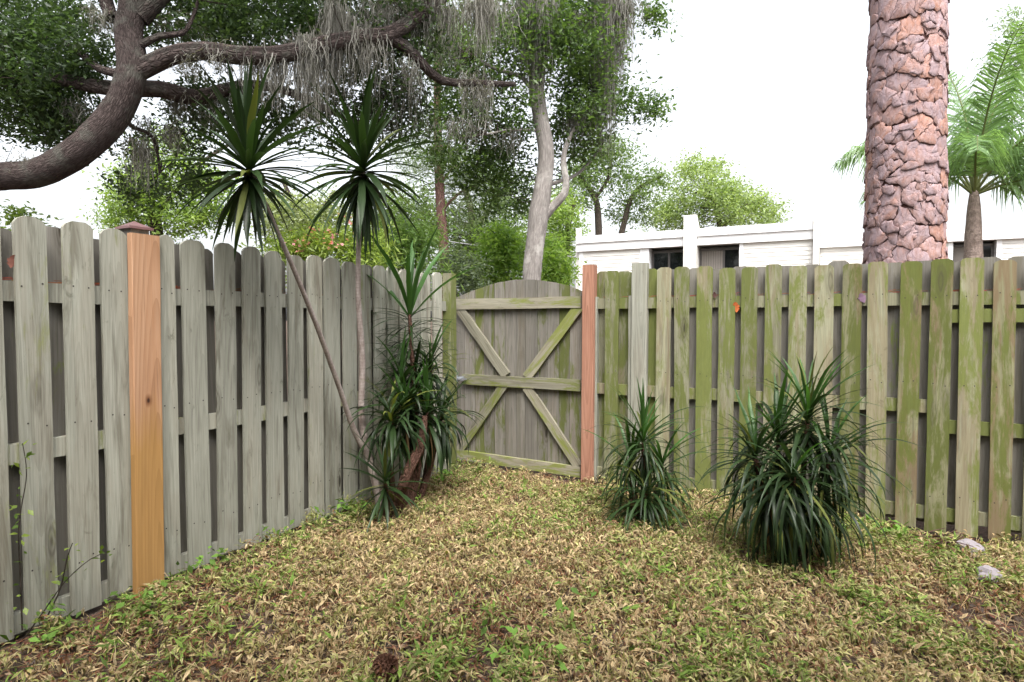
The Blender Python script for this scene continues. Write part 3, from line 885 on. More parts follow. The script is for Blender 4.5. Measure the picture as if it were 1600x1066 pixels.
def leaf_field(name, C, size, cols, mat, parent=None, aspect=0.42, org=(0, 0, 0), upbias=0.5, fold=0.18, clump_dir=None):
    """folded four-point leaves at the given centres"""
    n = len(C)
    d = unit(n)
    d[:, 2] *= 0.7
    d /= np.linalg.norm(d, axis=1, keepdims=True)
    nn = unit(n); nn[:, 2] = np.abs(nn[:, 2]) + upbias
    nn -= d * (nn * d).sum(1, keepdims=True); nn /= np.linalg.norm(nn, axis=1, keepdims=True)
    s = np.cross(d, nn)
    L = size[:, None]; W = L * aspect
    base = C - d * L * 0.5; tip = C + d * L * 0.5
    a = C - d * L * 0.06 + s * W * 0.5 + nn * W * fold; b_ = C - d * L * 0.06 - s * W * 0.5 + nn * W * fold
    V = np.stack([base, b_, tip, a], 1).reshape(-1, 3) - np.array(org)
    i = np.arange(n)[:, None] * 4
    Fi = np.concatenate([i + np.array([[0, 1, 2]]), i + np.array([[0, 2, 3]])], 1).reshape(-1, 3)
    me = mesh_np(name, V, Fi, 3, color=np.repeat(cols, 4, axis=0))
    return link(name, me, mat, parent)

def crown(tree, org, blobs, limbs, leaf=0.055, per=26, rc=0.22, tw_keep=0.5, palette=((0.05, 0.085, 0.03), (0.09, 0.13, 0.05)), twig=True, aspect=0.42, name='crown', dens=1.0, twig_r=0.006, maxtwig=3.0, squash=0.75):
    """blobs: (px, py, rx, ry, depth, half depth, clusters) in pixels and metres"""
    cen = []
    for (px, py, rx, ry, dp, dd, n) in blobs:
        n = int(n * dens); k = 0
        while k < n:
            u = rng.uniform(-1, 1, 3)
            if (u ** 2).sum() > 1: continue
            p = P(px + u[0] * rx, py + u[1] * ry, dp + u[2] * dd)
            if p.z < 0.25: k += 1; continue
            cen.append(p); k += 1
    cen = np.array(cen)
    n = len(cen)
    cnt = rng.integers(int(per * 0.5), int(per * 1.5) + 1, n)
    idx = np.repeat(np.arange(n), cnt)
    rad = rng.uniform(0.55, 1.35, n) * rc
    off = rng.normal(size=(len(idx), 3)) * np.array([0.55, 0.55, 0.55 * squash])
    C = cen[idx] + off * rad[idx][:, None]
    tone = rng.uniform(0, 1, n)[idx] * 0.75 + rng.uniform(0, 0.5, len(idx))
    tone = np.clip(tone, 0, 1)[:, None]
    cols = np.array(palette[0]) * (1 - tone) + np.array(palette[1]) * tone
    cols *= rng.uniform(0.75, 1.25, (len(idx), 1))
    sz = leaf * rng.uniform(0.65, 1.3, len(idx))
    leaf_field(name, C, sz, cols, M['leaf'], tree, aspect, org)
    if twig and limbs:
        pts = np.concatenate([np.array([tuple(q) for q in L]) for L in limbs])
        Vs, Fs, UVs = [], [], []; base = 0
        for c in cen:
            if rng.uniform() > tw_keep: continue
            dist = np.linalg.norm(pts - c, axis=1) + 0.25 * np.maximum(0, pts[:, 2] - c[2]); j = int(dist.argmin())
            if dist[j] > maxtwig or dist[j] < 0.08: continue
            a = Vector(pts[j]); e = Vector(c); L = (e - a).length
            m1 = a.lerp(e, 0.35) + Vector(rng.normal(size=3)) * L * 0.10 + Vector((0, 0, 0.06 * L)); m2 = a.lerp(e, 0.7) + Vector(rng.normal(size=3)) * L * 0.10
            r0 = twig_r * (0.45 + 0.7 * min(L, 2.0))
            path, rr2 = spline([a, m1, m2, e], [r0, r0 * 0.8, r0 * 0.55, r0 * 0.3], step=max(0.12, L / 7))
            V, Fq, UV = tube_arrays(path, rr2, 4)
            Vs.append(V - np.array(org)); Fs.append(Fq + base); UVs.append(UV); base += len(V)
        if Vs:
            me = mesh_np('twigs', np.concatenate(Vs), np.concatenate(Fs), 4, uv=np.concatenate(UVs), smooth=True)
            link('twigs', me, M['twig_bark'], tree)['kind'] = 'stuff'
    return cen

def limb(tree, org, pts, mat, name='limb', n=12, rough=0.10, fine=3.0, step=0.12):
    """pts: (px, py, depth, width in pixels)"""
    W = [P(a, b_, d) for a, b_, d, w_ in pts]; R = [0.5 * w_ / F * d for a, b_, d, w_ in pts]
    tube(name, W, R, mat, tree, n=n, rough=rough, fine=fine, step=step, org=org)
    return spline(W, R, 0.2)[0]

def moss_mesh(clumps, strands_k=1.0):
    """hanging beards: (px, py, width px, length px, depth, strands) -> thin crinkled ribbons"""
    Vs, Fs, Cs = [], [], []; base = 0
    for (px, py, wpx, lpx, dp, ns) in clumps:
        top = P(px, py, dp); Wm = wpx / F * dp; Lm = lpx / F * dp
        ns = int(ns * strands_k * 1.8)
        nsub = max(2, int(ns / 14))
        subs = rng.normal(size=(nsub, 2)) * np.array([Wm * 0.42, 0.10]); sl = rng.uniform(0.35, 1.0, nsub)
        for k in range(ns):
            j = rng.integers(0, nsub)
            m = 9
            l = Lm * sl[j] * rng.uniform(0.45, 1.05) * (1 - 0.35 * min(1, abs(subs[j, 0]) / (Wm + 1e-6)))
            t = np.linspace(0, 1, m)
            st = np.array([top.x + subs[j, 0] + rng.normal() * 0.035, top.y + subs[j, 1] + rng.normal() * 0.035, top.z + rng.normal() * 0.05])
            sway = rng.normal(size=2) * 0.05
            conv = 1 - 0.55 * t                                   # strands draw together toward the tip
            x = st[0] + (subs[j, 0] * 0 + rng.normal() * 0.03) * conv + sway[0] * t + np.cumsum(rng.normal(size=m)) * 0.014
            y = st[1] + rng.normal() * 0.03 * conv + sway[1] * t + np.cumsum(rng.normal(size=m)) * 0.014
            z = st[2] - l * t
            wd = rng.uniform(0.0025, 0.0065) * (1 - 0.75 * t) * (dp / 6.5) ** 0.5
            th = rng.uniform(0, math.pi) + np.cumsum(rng.normal(size=m)) * 0.5
            dx, dy = np.cos(th) * wd, np.sin(th) * wd
            V = np.empty((m, 2, 3)); V[:, 0] = np.stack([x - dx, y - dy, z], 1); V[:, 1] = np.stack([x + dx, y + dy, z], 1)
            i = np.arange(m - 1) * 2 + base
            Fs.append(np.stack([i, i + 1, i + 3, i + 2], 1)); Vs.append(V.reshape(-1, 3)); base += 2 * m
            c = np.array([0.25, 0.242, 0.22]) * rng.uniform(0.45, 1.3)
            Cs.append(np.tile(c, (2 * m, 1)))
    return mesh_np('spanish_moss', np.concatenate(Vs), np.concatenate(Fs), 4, color=np.concatenate(Cs))

# ------------------------------------------------------------------ live oak at the left
oo = P(-330, 320, 6.6); oo = Vector((oo.x, oo.y, 0))
oak = empty('oak_tree', oo)
tag(oak, 'spreading live oak with a thick curved limb above the left fence', 'oak tree')
OD = 6.2
L1 = limb(oak, oo, [(-330, 700, 6.6, 95), (-320, 480, 6.6, 78), (-230, 330, 6.5, 58), (-120, 285, 6.4, 47), (0, 276, 6.2, 42), (60, 270, 6.15, 44), (125, 234, 6.1, 46), (180, 178, 6.1, 45), (206, 110, 6.1, 42), (201, 50, 6.15, 40), (208, 0, 6.2, 38), (200, -80, 6.2, 34), (230, -200, 6.2, 26)], M['oak_bark'], 'trunk', 24, 0.07, 5.0, 0.06)
L2 = limb(oak, oo, [(200, 122, 6.1, 28), (232, 103, 6.1, 30), (270, 86, 6.1, 29), (320, 80, 6.15, 28), (375, 86, 6.2, 28), (430, 86, 6.3, 27), (480, 76, 6.4, 25), (545, 62, 6.6, 26), (605, 55, 6.8, 24), (645, 30, 7.0, 22), (690, -5, 7.2, 20), (740, -60, 7.4, 15)], M['oak_bark'], 'limb', 14, 0.12, 4.0, 0.08)
L3 = limb(oak, oo, [(598, 55, 6.8, 20), (632, 72, 6.95, 18), (660, 100, 7.1, 16), (690, 126, 7.3, 13), (745, 130, 7.5, 10), (805, 132, 7.7, 7)], M['oak_bark'], 'limb', 10, 0.12, 5.0)
L4 = limb(oak, oo, [(60, 118, 6.6, 12), (110, 128, 6.55, 20), (175, 138, 6.5, 24), (250, 140, 6.6, 26), (310, 152, 6.8, 24), (375, 135, 7.0, 18), (440, 140, 7.2, 13), (520, 175, 7.3, 10), (590, 205, 7.4, 6)], M['oak_bark'], 'limb', 10, 0.12, 5.0)
L5 = limb(oak, oo, [(222, 70, 6.1, 12), (250, 56, 6.1, 11), (285, 52, 6.15, 9), (300, 30, 6.2, 6), (310, 0, 6.2, 5)], M['oak_bark'], 'limb', 8, 0.1)
L6 = limb(oak, oo, [(215, 25, 6.2, 36), (240, 2, 6.25, 30), (280, -30, 6.4, 22), (360, -70, 6.6, 16)], M['oak_bark'], 'limb', 10, 0.1)
L7 = limb(oak, oo, [(185, 115, 6.2, 14), (150, 105, 6.4, 12), (110, 70, 6.6, 10), (60, 60, 6.8, 8), (0, 70, 7.0, 6)], M['oak_bark'], 'limb', 8, 0.1)
L8 = limb(oak, oo, [(185, 180, 6.2, 8), (210, 200, 6.4, 6), (240, 215, 6.7, 5), (250, 270, 6.9, 4)], M['oak_bark'], 'limb', 6, 0.1)
L9 = limb(oak, oo, [(175, 30, 6.5, 20), (160, -20, 6.6, 22), (150, -90, 6.6, 24)], M['oak_bark'], 'limb', 8, 0.1)
LL = [L1, L2, L3, L4, L5, L6, L7, L8, L9]
crown(oak, oo, [
    (70, 70, 110, 95, 6.9, 0.9, 150), (40, 170, 90, 60, 7.0, 0.8, 60), (110, 190, 70, 45, 7.0, 0.6, 34), (300, 30, 110, 55, 7.0, 0.8, 60),
    (420, 30, 120, 60, 7.2, 0.8, 90), (330, 170, 110, 60, 7.4, 0.6, 52), (480, 190, 100, 50, 7.6, 0.6, 34), (600, 110, 110, 80, 7.6, 0.8, 80), (580, 20, 110, 60, 7.4, 0.8, 70),
    (250, 260, 80, 60, 7.8, 0.5, 30), (620, 190, 70, 50, 7.7, 0.6, 26), (-120, 60, 130, 160, 6.8, 1.2, 120), (300, -140, 420, 100, 6.8, 1.5, 240)],
    LL, leaf=0.070, per=50, rc=0.21, dens=1.45, tw_keep=0.3, palette=((0.022, 0.042, 0.020), (0.062, 0.098, 0.040)))
moss1 = [(165, 25, 20, 55, 6.4, 60), (345, 82, 22, 60, 6.2, 70), (300, 98, 40, 35, 6.2, 50), (400, 90, 25, 70, 6.3, 70), (435, 90, 22, 120, 6.35, 80), (285, 150, 40, 55, 6.8, 60), (330, 158, 30, 60, 6.9, 60), (575, 55, 25, 130, 6.7, 80),
         (600, 10, 50, 80, 6.9, 100), (660, 0, 40, 110, 7.1, 110), (700, 10, 30, 100, 7.3, 80), (650, 105, 30, 70, 7.1, 60), (745, 130, 35, 70, 7.5, 60), (260, 200, 20, 60, 6.7, 40), (225, 225, 22, 90, 6.8, 50), (215, 190, 20, 40, 6.5, 30), (380, 140, 30, 60, 7.0, 50), (30, 250, 20, 30, 6.15, 40), (120, 165, 20, 50, 6.6, 40), (620, 130, 60, 120, 7.4, 90), (700, 190, 50, 80, 7.6, 50), (470, 60, 40, 50, 6.5, 50), (560, 0, 120, 40, 7.0, 70), (270, 40, 60, 30, 6.4, 40)]
o = link('spanish_moss', moss_mesh(moss1, 1.5), M['moss'])
tag(o, 'thin grey spanish moss strung along the limbs of the left oak', 'moss', kind='stuff')
beards = [((482, 66, 22, 170, 6.45, 170), 'broad grey moss beard hanging from the oak limb right of the left tall dracaena crown'),
          ((525, 20, 26, 200, 6.7, 190), 'long grey moss curtain just above the right tall dracaena crown'),
          ((755, 0, 34, 120, 7.4, 160), 'grey moss beard at the top edge left of the pale forked trunk')]
for c, lab in beards:
    tag(link('spanish_moss', moss_mesh([c], 1.4), M['moss']), lab, 'moss', 'large moss beards')

# ------------------------------------------------------------------ pale trunk tree behind the gate
go = P(831, 470, 9.2); go = Vector((go.x, go.y, 0))
gt = empty('forked_tree', go)
tag(gt, 'pale grey forked tree with mossy branches behind the gate', 'tree')
G1 = limb(gt, go, [(829, 545, 9.2, 33), (831, 432, 9.2, 29), (836, 380, 9.2, 30), (842, 335, 9.2, 31), (850, 280, 9.2, 27), (853, 240, 9.2, 25), (846, 190, 9.2, 24), (838, 140, 9.2, 25), (842, 90, 9.2, 22), (842, 40, 9.2, 18), (848, 0, 9.2, 15), (850, -80, 9.2, 10)], M['grey_bark'], 'trunk', 16, 0.07, 3.5, 0.1)
G2 = limb(gt, go, [(846, 345, 9.2, 17), (862, 325, 9.2, 14), (882, 302, 9.2, 13), (884, 280, 9.2, 10), (880, 250, 9.25, 9), (888, 220, 9.3, 7), (905, 190, 9.4, 5), (930, 150, 9.5, 4)], M['grey_bark'], 'limb', 10, 0.1, 4.0)
G3 = limb(gt, go, [(838, 150, 9.2, 9), (815, 120, 9.1, 7), (780, 110, 9.0, 6), (740, 90, 8.9, 5)], M['grey_bark'], 'limb', 8, 0.1)
G4 = limb(gt, go, [(846, 80, 9.2, 10), (880, 50, 9.3, 8), (930, 20, 9.4, 7), (980, 10, 9.5, 5)], M['grey_bark'], 'limb', 8, 0.1)
G5 = limb(gt, go, [(852, 290, 9.2, 7), (870, 285, 9.5, 6), (905, 270, 9.8, 5), (940, 230, 10, 4)], M['grey_bark'], 'limb', 8, 0.1)
G6 = limb(gt, go, [(848, 205, 9.2, 5), (800, 203, 9.1, 4), (760, 210, 9.0, 3)], M['grey_bark'], 'limb', 8, 0.1)
crown(gt, go, [(760, 60, 110, 80, 9.6, 1.2, 75), (900, 60, 80, 80, 9.8, 1.2, 80), (920, 150, 55, 75, 9.9, 0.9, 62), (740, 200, 90, 90, 10.0, 1.2, 90), (780, 290, 60, 60, 10.2, 0.8, 36), (900, 220, 50, 40, 9.9, 0.8, 24),
               (1018, 28, 26, 18, 9.8, 0.2, 6), (1018, 172, 26, 20, 9.9, 0.3, 7), (980, 160, 30, 16, 9.9, 0.3, 5), (850, -130, 190, 90, 9.6, 1.6, 90), (848, 50, 45, 55, 8.9, 0.3, 16), (815, 150, 40, 60, 8.9, 0.3, 8)],
      [G1, G2, G3, G4, G5, G6], leaf=0.085, per=46, rc=0.28, dens=1.8, tw_keep=0.3, palette=((0.035, 0.068, 0.024), (0.105, 0.165, 0.05)))
moss2 = [(880, 20, 40, 110, 9.3, 90), (780, 20, 50, 110, 9.1, 110), (900, 185, 18, 60, 9.4, 60), (915, 170, 18, 70, 9.4, 50), (755, 120, 40, 110, 9.0, 70), (700, 60, 50, 110, 9.2, 70), (795, 205, 30, 60, 9.1, 30), (960, 0, 50, 60, 9.5, 80)]
o = link('spanish_moss', moss_mesh(moss2, 1.4), M['moss'])
tag(o, 'wispy grey spanish moss scattered over the pale forked tree', 'moss', kind='stuff')
beards = [((833, 5, 30, 190, 8.95, 320), 'thick grey moss beard wrapped round the top of the pale forked trunk'),
          ((945, 0, 26, 300, 9.5, 300), 'very long grey moss beard hanging against the white sky right of the forked tree'),
          ((968, 10, 18, 150, 9.5, 130), 'rightmost moss beard at the top edge against the white sky')]
for c, lab in beards:
    tag(link('spanish_moss', moss_mesh([c], 1.6), M['moss']), lab, 'moss', 'large moss beards')

# ------------------------------------------------------------------ background trees and shrubs
def bg_tree(name, label, cat, base, limbs, blobs, bark, group=None, **kw):
    bo = P(*base); bo = Vector((bo.x, bo.y, 0))
    t = empty(name, bo); tag(t, label, cat, group)
    L = [limb(t, bo, l, bark, 'trunk' if i == 0 else 'limb', 9, 0.08, 2.0, 0.3) for i, l in enumerate(limbs)]
    kw['per'] = int(kw.get('per', 28) * 1.5); kw.setdefault('dens', 1.7); kw.setdefault('tw_keep', 0.25)
    kw['twig_r'] = kw.get('twig_r', 0.01) * 0.6; kw['leaf'] *= 1.1
    crown(t, bo, blobs, L, **kw)
    return t
LIGHT = ((0.10, 0.17, 0.04), (0.22, 0.30, 0.08)); MID = ((0.06, 0.10, 0.035), (0.13, 0.19, 0.06)); DARK = ((0.03, 0.055, 0.025), (0.07, 0.11, 0.04))
PALE = ((0.13, 0.19, 0.07), (0.26, 0.33, 0.13))
bg_tree('pine_tree', 'slender reddish pine standing between the right dracaena crown and the forked tree', 'pine tree', (690, 470, 17),
        [[(700, 545, 17, 18), (696, 440, 17, 17), (693, 380, 17, 16), (688, 320, 17, 15), (685, 240, 17, 14), (683, 150, 17, 12), (690, 20, 17, 9)], [(688, 290, 17, 5), (705, 265, 17, 4), (730, 250, 17, 3)], [(690, 330, 17, 5), (720, 300, 17.3, 4), (750, 290, 17.5, 3)]],
        [(650, 250, 50, 40, 17, 1.0, 26), (720, 260, 50, 40, 17.3, 1.0, 28), (740, 320, 50, 40, 17.5, 1.0, 26), (680, 60, 70, 80, 17, 1.2, 40)], M['pine_bark_far'], leaf=0.22, per=34, rc=0.5, aspect=0.07, palette=((0.06, 0.09, 0.05), (0.14, 0.18, 0.10)), twig_r=0.012)
bg_tree('oak_tree', 'twin stemmed dark tree rising behind the left end of the townhouse', 'oak tree', (950, 470, 25),
        [[(945, 560, 25, 13), (937, 420, 25, 12), (935, 345, 25, 11), (930, 310, 25, 9), (905, 275, 25, 6)], [(955, 500, 25, 12), (965, 400, 25, 11), (975, 350, 25, 9), (992, 300, 25, 7), (1035, 275, 25, 5)], [(930, 310, 25, 6), (950, 280, 25, 5), (955, 250, 25, 4)]],
        [(940, 265, 60, 40, 25.5, 1.8, 60), (1010, 290, 45, 35, 25, 1.5, 26), (900, 300, 40, 40, 25, 1.5, 24), (985, 330, 40, 30, 26, 1.5, 24), (960, 235, 35, 20, 25, 1.2, 14)], M['twig_bark'], leaf=0.13, per=30, rc=0.5, palette=MID, twig_r=0.018, maxtwig=3.5)
bg_tree('broadleaf_tree', 'pale yellow green tree with rounded crown rising above the townhouse roof', 'tree', (1130, 470, 30),
        [[(1125, 560, 30, 14), (1125, 430, 30, 13), (1125, 350, 30, 10), (1110, 300, 30, 6)], [(1125, 360, 30, 8), (1160, 325, 30, 6), (1190, 315, 30, 4)]],
        [(1095, 285, 45, 45, 30, 2.5, 60), (1150, 320, 50, 38, 30, 2.5, 64), (1195, 335, 28, 30, 30, 2.0, 30), (1070, 335, 40, 30, 31, 2.0, 36), (1040, 330, 30, 40, 31, 2.0, 26)], M['twig_bark'], leaf=0.16, per=30, rc=0.55, palette=PALE, twig_r=0.02, maxtwig=4)
bg_tree('oak_tree', 'bright green moss hung oak between the cedar post and the left tall dracaena', 'oak tree', (250, 470, 13),
        [[(250, 620, 13, 26), (248, 420, 13, 22), (240, 330, 13, 16), (215, 260, 13, 10), (205, 215, 13, 7)], [(243, 340, 13, 10), (280, 290, 13, 8), (320, 250, 13.3, 6), (360, 225, 13.5, 4)]],
        [(215, 295, 50, 45, 13, 0.9, 60), (270, 250, 50, 50, 13.3, 0.9, 46), (320, 310, 50, 50, 13.5, 0.9, 60), (190, 340, 35, 22, 13, 0.6, 18), (270, 340, 70, 30, 13, 0.8, 44)], M['twig_bark'], leaf=0.085, per=28, rc=0.32, palette=LIGHT, twig_r=0.01)
bg_tree('broadleaf_tree', 'hazy sage green tree between the two tall dracaena crowns', 'tree', (470, 470, 19),
        [[(470, 560, 19, 18), (468, 420, 19, 16), (472, 360, 19, 12), (455, 310, 19, 7), (440, 280, 19, 5)], [(470, 370, 19, 9), (500, 330, 19, 6), (520, 300, 19, 4)]],
        [(445, 345, 45, 45, 19, 1.3, 56), (505, 340, 45, 40, 19, 1.3, 46), (400, 330, 30, 30, 19.5, 1.0, 20)], M['twig_bark'], leaf=0.12, per=28, rc=0.42, palette=((0.13, 0.16, 0.08), (0.24, 0.28, 0.15)), twig_r=0.014)
bg_tree('oak_tree', 'dark leafy tree behind the slender reddish pine', 'oak tree', (740, 470, 21),
        [[(735, 560, 21, 20), (735, 420, 21, 18), (740, 350, 21, 13), (725, 290, 21, 8)], [(738, 370, 21, 10), (770, 320, 21, 7), (795, 290, 21, 5)]],
        [(650, 340, 60, 55, 21, 1.5, 70), (730, 370, 60, 50, 21, 1.5, 70), (790, 310, 50, 50, 21.5, 1.5, 50), (590, 330, 50, 45, 21.5, 1.5, 36), (780, 390, 60, 40, 21, 1.2, 46)], M['twig_bark'], leaf=0.12, per=28, rc=0.45, palette=MID, twig_r=0.014)
bg_tree('oak_tree', 'leafy tree between the forked tree and the townhouse corner', 'oak tree', (885, 470, 23),
        [[(885, 560, 23, 14), (885, 420, 23, 12), (888, 350, 23, 9), (900, 310, 23, 5)]],
        [(880, 345, 30, 50, 23, 1.4, 56), (872, 410, 26, 40, 22.5, 1.2, 36), (840, 370, 40, 50, 23.5, 1.2, 40)], M['twig_bark'], leaf=0.13, per=28, rc=0.42, palette=LIGHT, twig_r=0.014)
bg_tree('feathery_tree', 'faint blue green feathery branches at the upper right edge', 'tree', (1690, 470, 14),
        [[(1690, 600, 14, 24), (1685, 300, 14, 18), (1670, 150, 14, 12), (1650, 40, 14, 8)], [(1672, 160, 14, 6), (1620, 110, 14, 4), (1570, 85, 14, 2.5)], [(1660, 80, 14, 6), (1610, 40, 14, 4), (1575, 60, 14, 2.5)]],
        [(1590, 50, 35, 45, 14, 0.8, 22), (1575, 110, 35, 35, 14, 0.8, 20), (1640, 90, 50, 90, 14, 1.0, 40)], M['twig_bark'], leaf=0.09, per=22, rc=0.3, aspect=0.3, palette=((0.10, 0.15, 0.09), (0.19, 0.25, 0.16)), twig_r=0.008)
def shrub(name, label, base, blobs, flowers=None, **kw):
    bo = P(*base); bo = Vector((bo.x, bo.y, 0))
    t = empty(name, bo); tag(t, label, 'shrub', 'shrubs behind the fence')
    stems = []
    for k in range(5):
        px, py, rx, ry, dp, dd, n = blobs[k % len(blobs)]
        e = P(px + random.uniform(-.5, .5) * rx, py + ry * 0.2, dp)
        pts = [bo + Vector((random.uniform(-.1, .1), random.uniform(-.1, .1), -0.05)), bo.lerp(e, 0.4) + Vector((0, 0, 0.15)), e]
        tube('stem', pts, [0.022, 0.016, 0.008], M['twig_bark'], t, n=6, org=bo)
        stems.append(spline(pts, [1, 1, 1], 0.2)[0])
    kw['per'] = int(kw['per'] * 1.4); kw['dens'] = 1.5
    crown(t, bo, blobs, stems, **kw)
    if flowers:
        C = np.array([tuple(P(a + rng.normal() * 10, b_ + rng.normal() * 7, d)) for a, b_, d in flowers for _ in range(14)])
        cols = np.array([0.75, 0.32, 0.38]) * rng.uniform(0.8, 1.2, (len(C), 1))
        leaf_field('flowers', C, np.full(len(C), 0.05), cols, M['leaf'], t, 0.9, bo)['kind'] = 'stuff'
    return t
shrub('oleander', 'yellow green oleander with pink flowers behind the left fence', (520, 470, 7.6), [(490, 385, 55, 26, 7.6, 0.4, 46), (560, 385, 45, 35, 7.6, 0.4, 44), (450, 395, 40, 22, 7.4, 0.3, 20), (530, 430, 90, 40, 7.6, 0.4, 30)], flowers=[(500, 362, 7.3), (478, 372, 7.3), (545, 345, 7.3), (520, 378, 7.2), (462, 380, 7.2)], leaf=0.11, per=22, rc=0.2, aspect=0.2, palette=((0.16, 0.24, 0.05), (0.32, 0.40, 0.11)))
shrub('bamboo_shrub', 'light strappy leaved shrub above the end of the left fence', (630, 470, 8.6), [(640, 375, 45, 35, 8.6, 0.5, 44), (600, 395, 40, 30, 8.6, 0.5, 30), (640, 430, 60, 40, 8.6, 0.4, 24)], leaf=0.15, per=20, rc=0.26, aspect=0.16, palette=((0.10, 0.18, 0.05), (0.22, 0.32, 0.10)))
shrub('broadleaf_shrub', 'bright green shrub left of the forked trunk above the gate', (780, 470, 11.5), [(780, 385, 35, 35, 11.5, 0.5, 56), (790, 430, 45, 40, 11.5, 0.5, 50), (755, 420, 25, 30, 11.5, 0.4, 20)], leaf=0.10, per=26, rc=0.26, palette=((0.12, 0.22, 0.04), (0.26, 0.38, 0.09)))
shrub('fern_shrub', 'lime green shrub right of the forked trunk', (878, 470, 12.5), [(862, 400, 22, 30, 12.5, 0.5, 30), (872, 430, 20, 30, 12.5, 0.5, 26), (850, 440, 30, 25, 12.3, 0.4, 22)], leaf=0.10, per=26, rc=0.26, palette=((0.12, 0.22, 0.04), (0.27, 0.38, 0.09)))
shrub('dusty_shrub', 'dusty grey green shrub just above the left end of the gate', (730, 470, 9.6), [(725, 425, 32, 25, 9.6, 0.4, 40), (700, 415, 25, 20, 9.8, 0.3, 18), (730, 460, 45, 30, 9.6, 0.4, 26)], leaf=0.07, per=26, rc=0.22, palette=((0.07, 0.10, 0.06), (0.15, 0.19, 0.12)))
shrub('seedling_shrub', 'small sparse bright shrub tip above the far left of the fence', (60, 420, 7.5), [(30, 335, 30, 10, 7.5, 0.2, 8), (50, 370, 60, 30, 7.5, 0.3, 30)], leaf=0.08, per=14, rc=0.16, palette=LIGHT)
# overhead utility wires
for (a, c, lab) in (((560, 352, 18), (900, 402, 15.4), 'thin overhead wire crossing behind the forked tree'),):
    A0, B0 = P(*a), P(*c)
    midp = A0.lerp(B0, 0.5) + Vector((0, 0, -0.08))
    tag(tube('utility_wire', [A0, midp, B0], [0.014] * 3, M['wire'], n=5, step=0.6), lab, 'wire')

# ------------------------------------------------------------------ palm right of the big pine
po = P(1521, 470, 9.0); po = Vector((po.x, po.y, 0))
palm = empty('palm_tree', po)
tag(palm, 'young feather palm right of the big pine trunk', 'palm tree')
pw = [P(1522, 560, 9), P(1521, 420, 9), P(1521, 365, 9), P(1522, 325, 9), P(1522, 298, 9)]
tube('trunk', pw, [0.13, 0.12, 0.105, 0.085, 0.05], M['palm_trunk'], palm, n=14, rough=0.05, fine=5, org=po)
PCN = P(1522, 305, 9)
def frond(az, el, L, droop, seed, leafl=0.42):
    r = np.random.default_rng(seed)
    n = 26; pts = [Vector((0, 0, 0))]; e = el
    hx, hy = math.cos(az), math.sin(az)
    for i in range(n):
        e = el - droop * ((i + 1) / n) ** 1.6
        pts.append(pts[-1] + Vector((hx * math.cos(e), hy * math.cos(e), math.sin(e))) * (L / n))
    V, Fq, UV = tube_arrays(pts, [0.022 * (1 - 0.85 * i / n) for i in range(n + 1)], 5)
    Vs = [V]; Fs = [Fq]; Cs = [np.tile([0.17, 0.19, 0.07], (len(V), 1))]; base = len(V)
    side = Vector((-hy, hx, 0))
    for i in range(5, n + 1):
        T = (pts[i] - pts[i - 1]).normalized()
        Nn = side.cross(T).normalized()
        for sg in (-1, 1):
            for q in range(5):
                p = pts[i - 1].lerp(pts[i], q / 5)
                f = (i + q / 5) / n
                l = leafl * (0.55 + 0.9 * math.sin(math.pi * min(1, 0.12 + 0.85 * f))) * r.uniform(0.85, 1.1)
                d = (side * sg * r.uniform(0.6, 0.95) + T * r.uniform(0.45, 0.9) + Nn * r.uniform(-0.45, 0.6)).normalized()
                m1 = p + d * l * 0.5 + Vector((0, 0, -0.05 * l)); tp = p + d * l * 0.85 + Vector((0, 0, -r.uniform(0.3, 0.85) * l))
                wv = T * 0.014
                Vs.append(np.array([p - wv * 0.5, p + wv * 0.5, m1 + wv, m1 - wv, tp])); Cs.append(np.tile(np.array([0.13, 0.21, 0.09]) * r.uniform(0.7, 1.6), (5, 1)))
                Fs.append(np.array([[base, base + 1, base + 2, base + 3], [base + 3, base + 2, base + 4, base + 4]])); base += 5
    V = np.concatenate(Vs); C = np.concatenate(Cs); Fq = np.concatenate(Fs)
    me = bpy.data.meshes.new('frond')
    me.from_pydata([tuple(v) for v in V], [], [tuple(dict.fromkeys(f)) for f in Fq.tolist()])
    a = me.attributes.new('Col', 'FLOAT_COLOR', 'POINT'); cc = np.ones((len(V), 4), np.float32); cc[:, :3] = C
    a.data.foreach_set('color', cc.ravel()); me.update()
    return me
fr = [(0.2, 1.45, 2.6, 0.9), (-0.3, 1.1, 2.3, 1.7), (0.6, 0.95, 2.2, 1.9), (-1.2, 1.0, 2.1, 1.8), (2.9, 1.0, 2.2, 1.7), (2.2, 1.2, 2.1, 1.5), (1.3, 1.15, 2.1, 1.6), (-2.2, 0.9, 1.9, 1.8), (0.0, 0.55, 2.0, 1.7), (-0.7, 0.35, 1.9, 1.5), (3.3, 0.6, 2.0, 1.7), (1.8, 1.5, 2.3, 0.5), (-0.2, 1.3, 2.8, 1.3), (0.9, 1.35, 2.6, 1.2), (-1.9, 1.35, 2.5, 1.1), (-0.5, 0.75, 2.4, 1.9)]
for k, (az, el, L, dr) in enumerate(fr):
    link('frond', frond(az, el, L, dr, k), M['palm'], palm, loc=PCN - po)

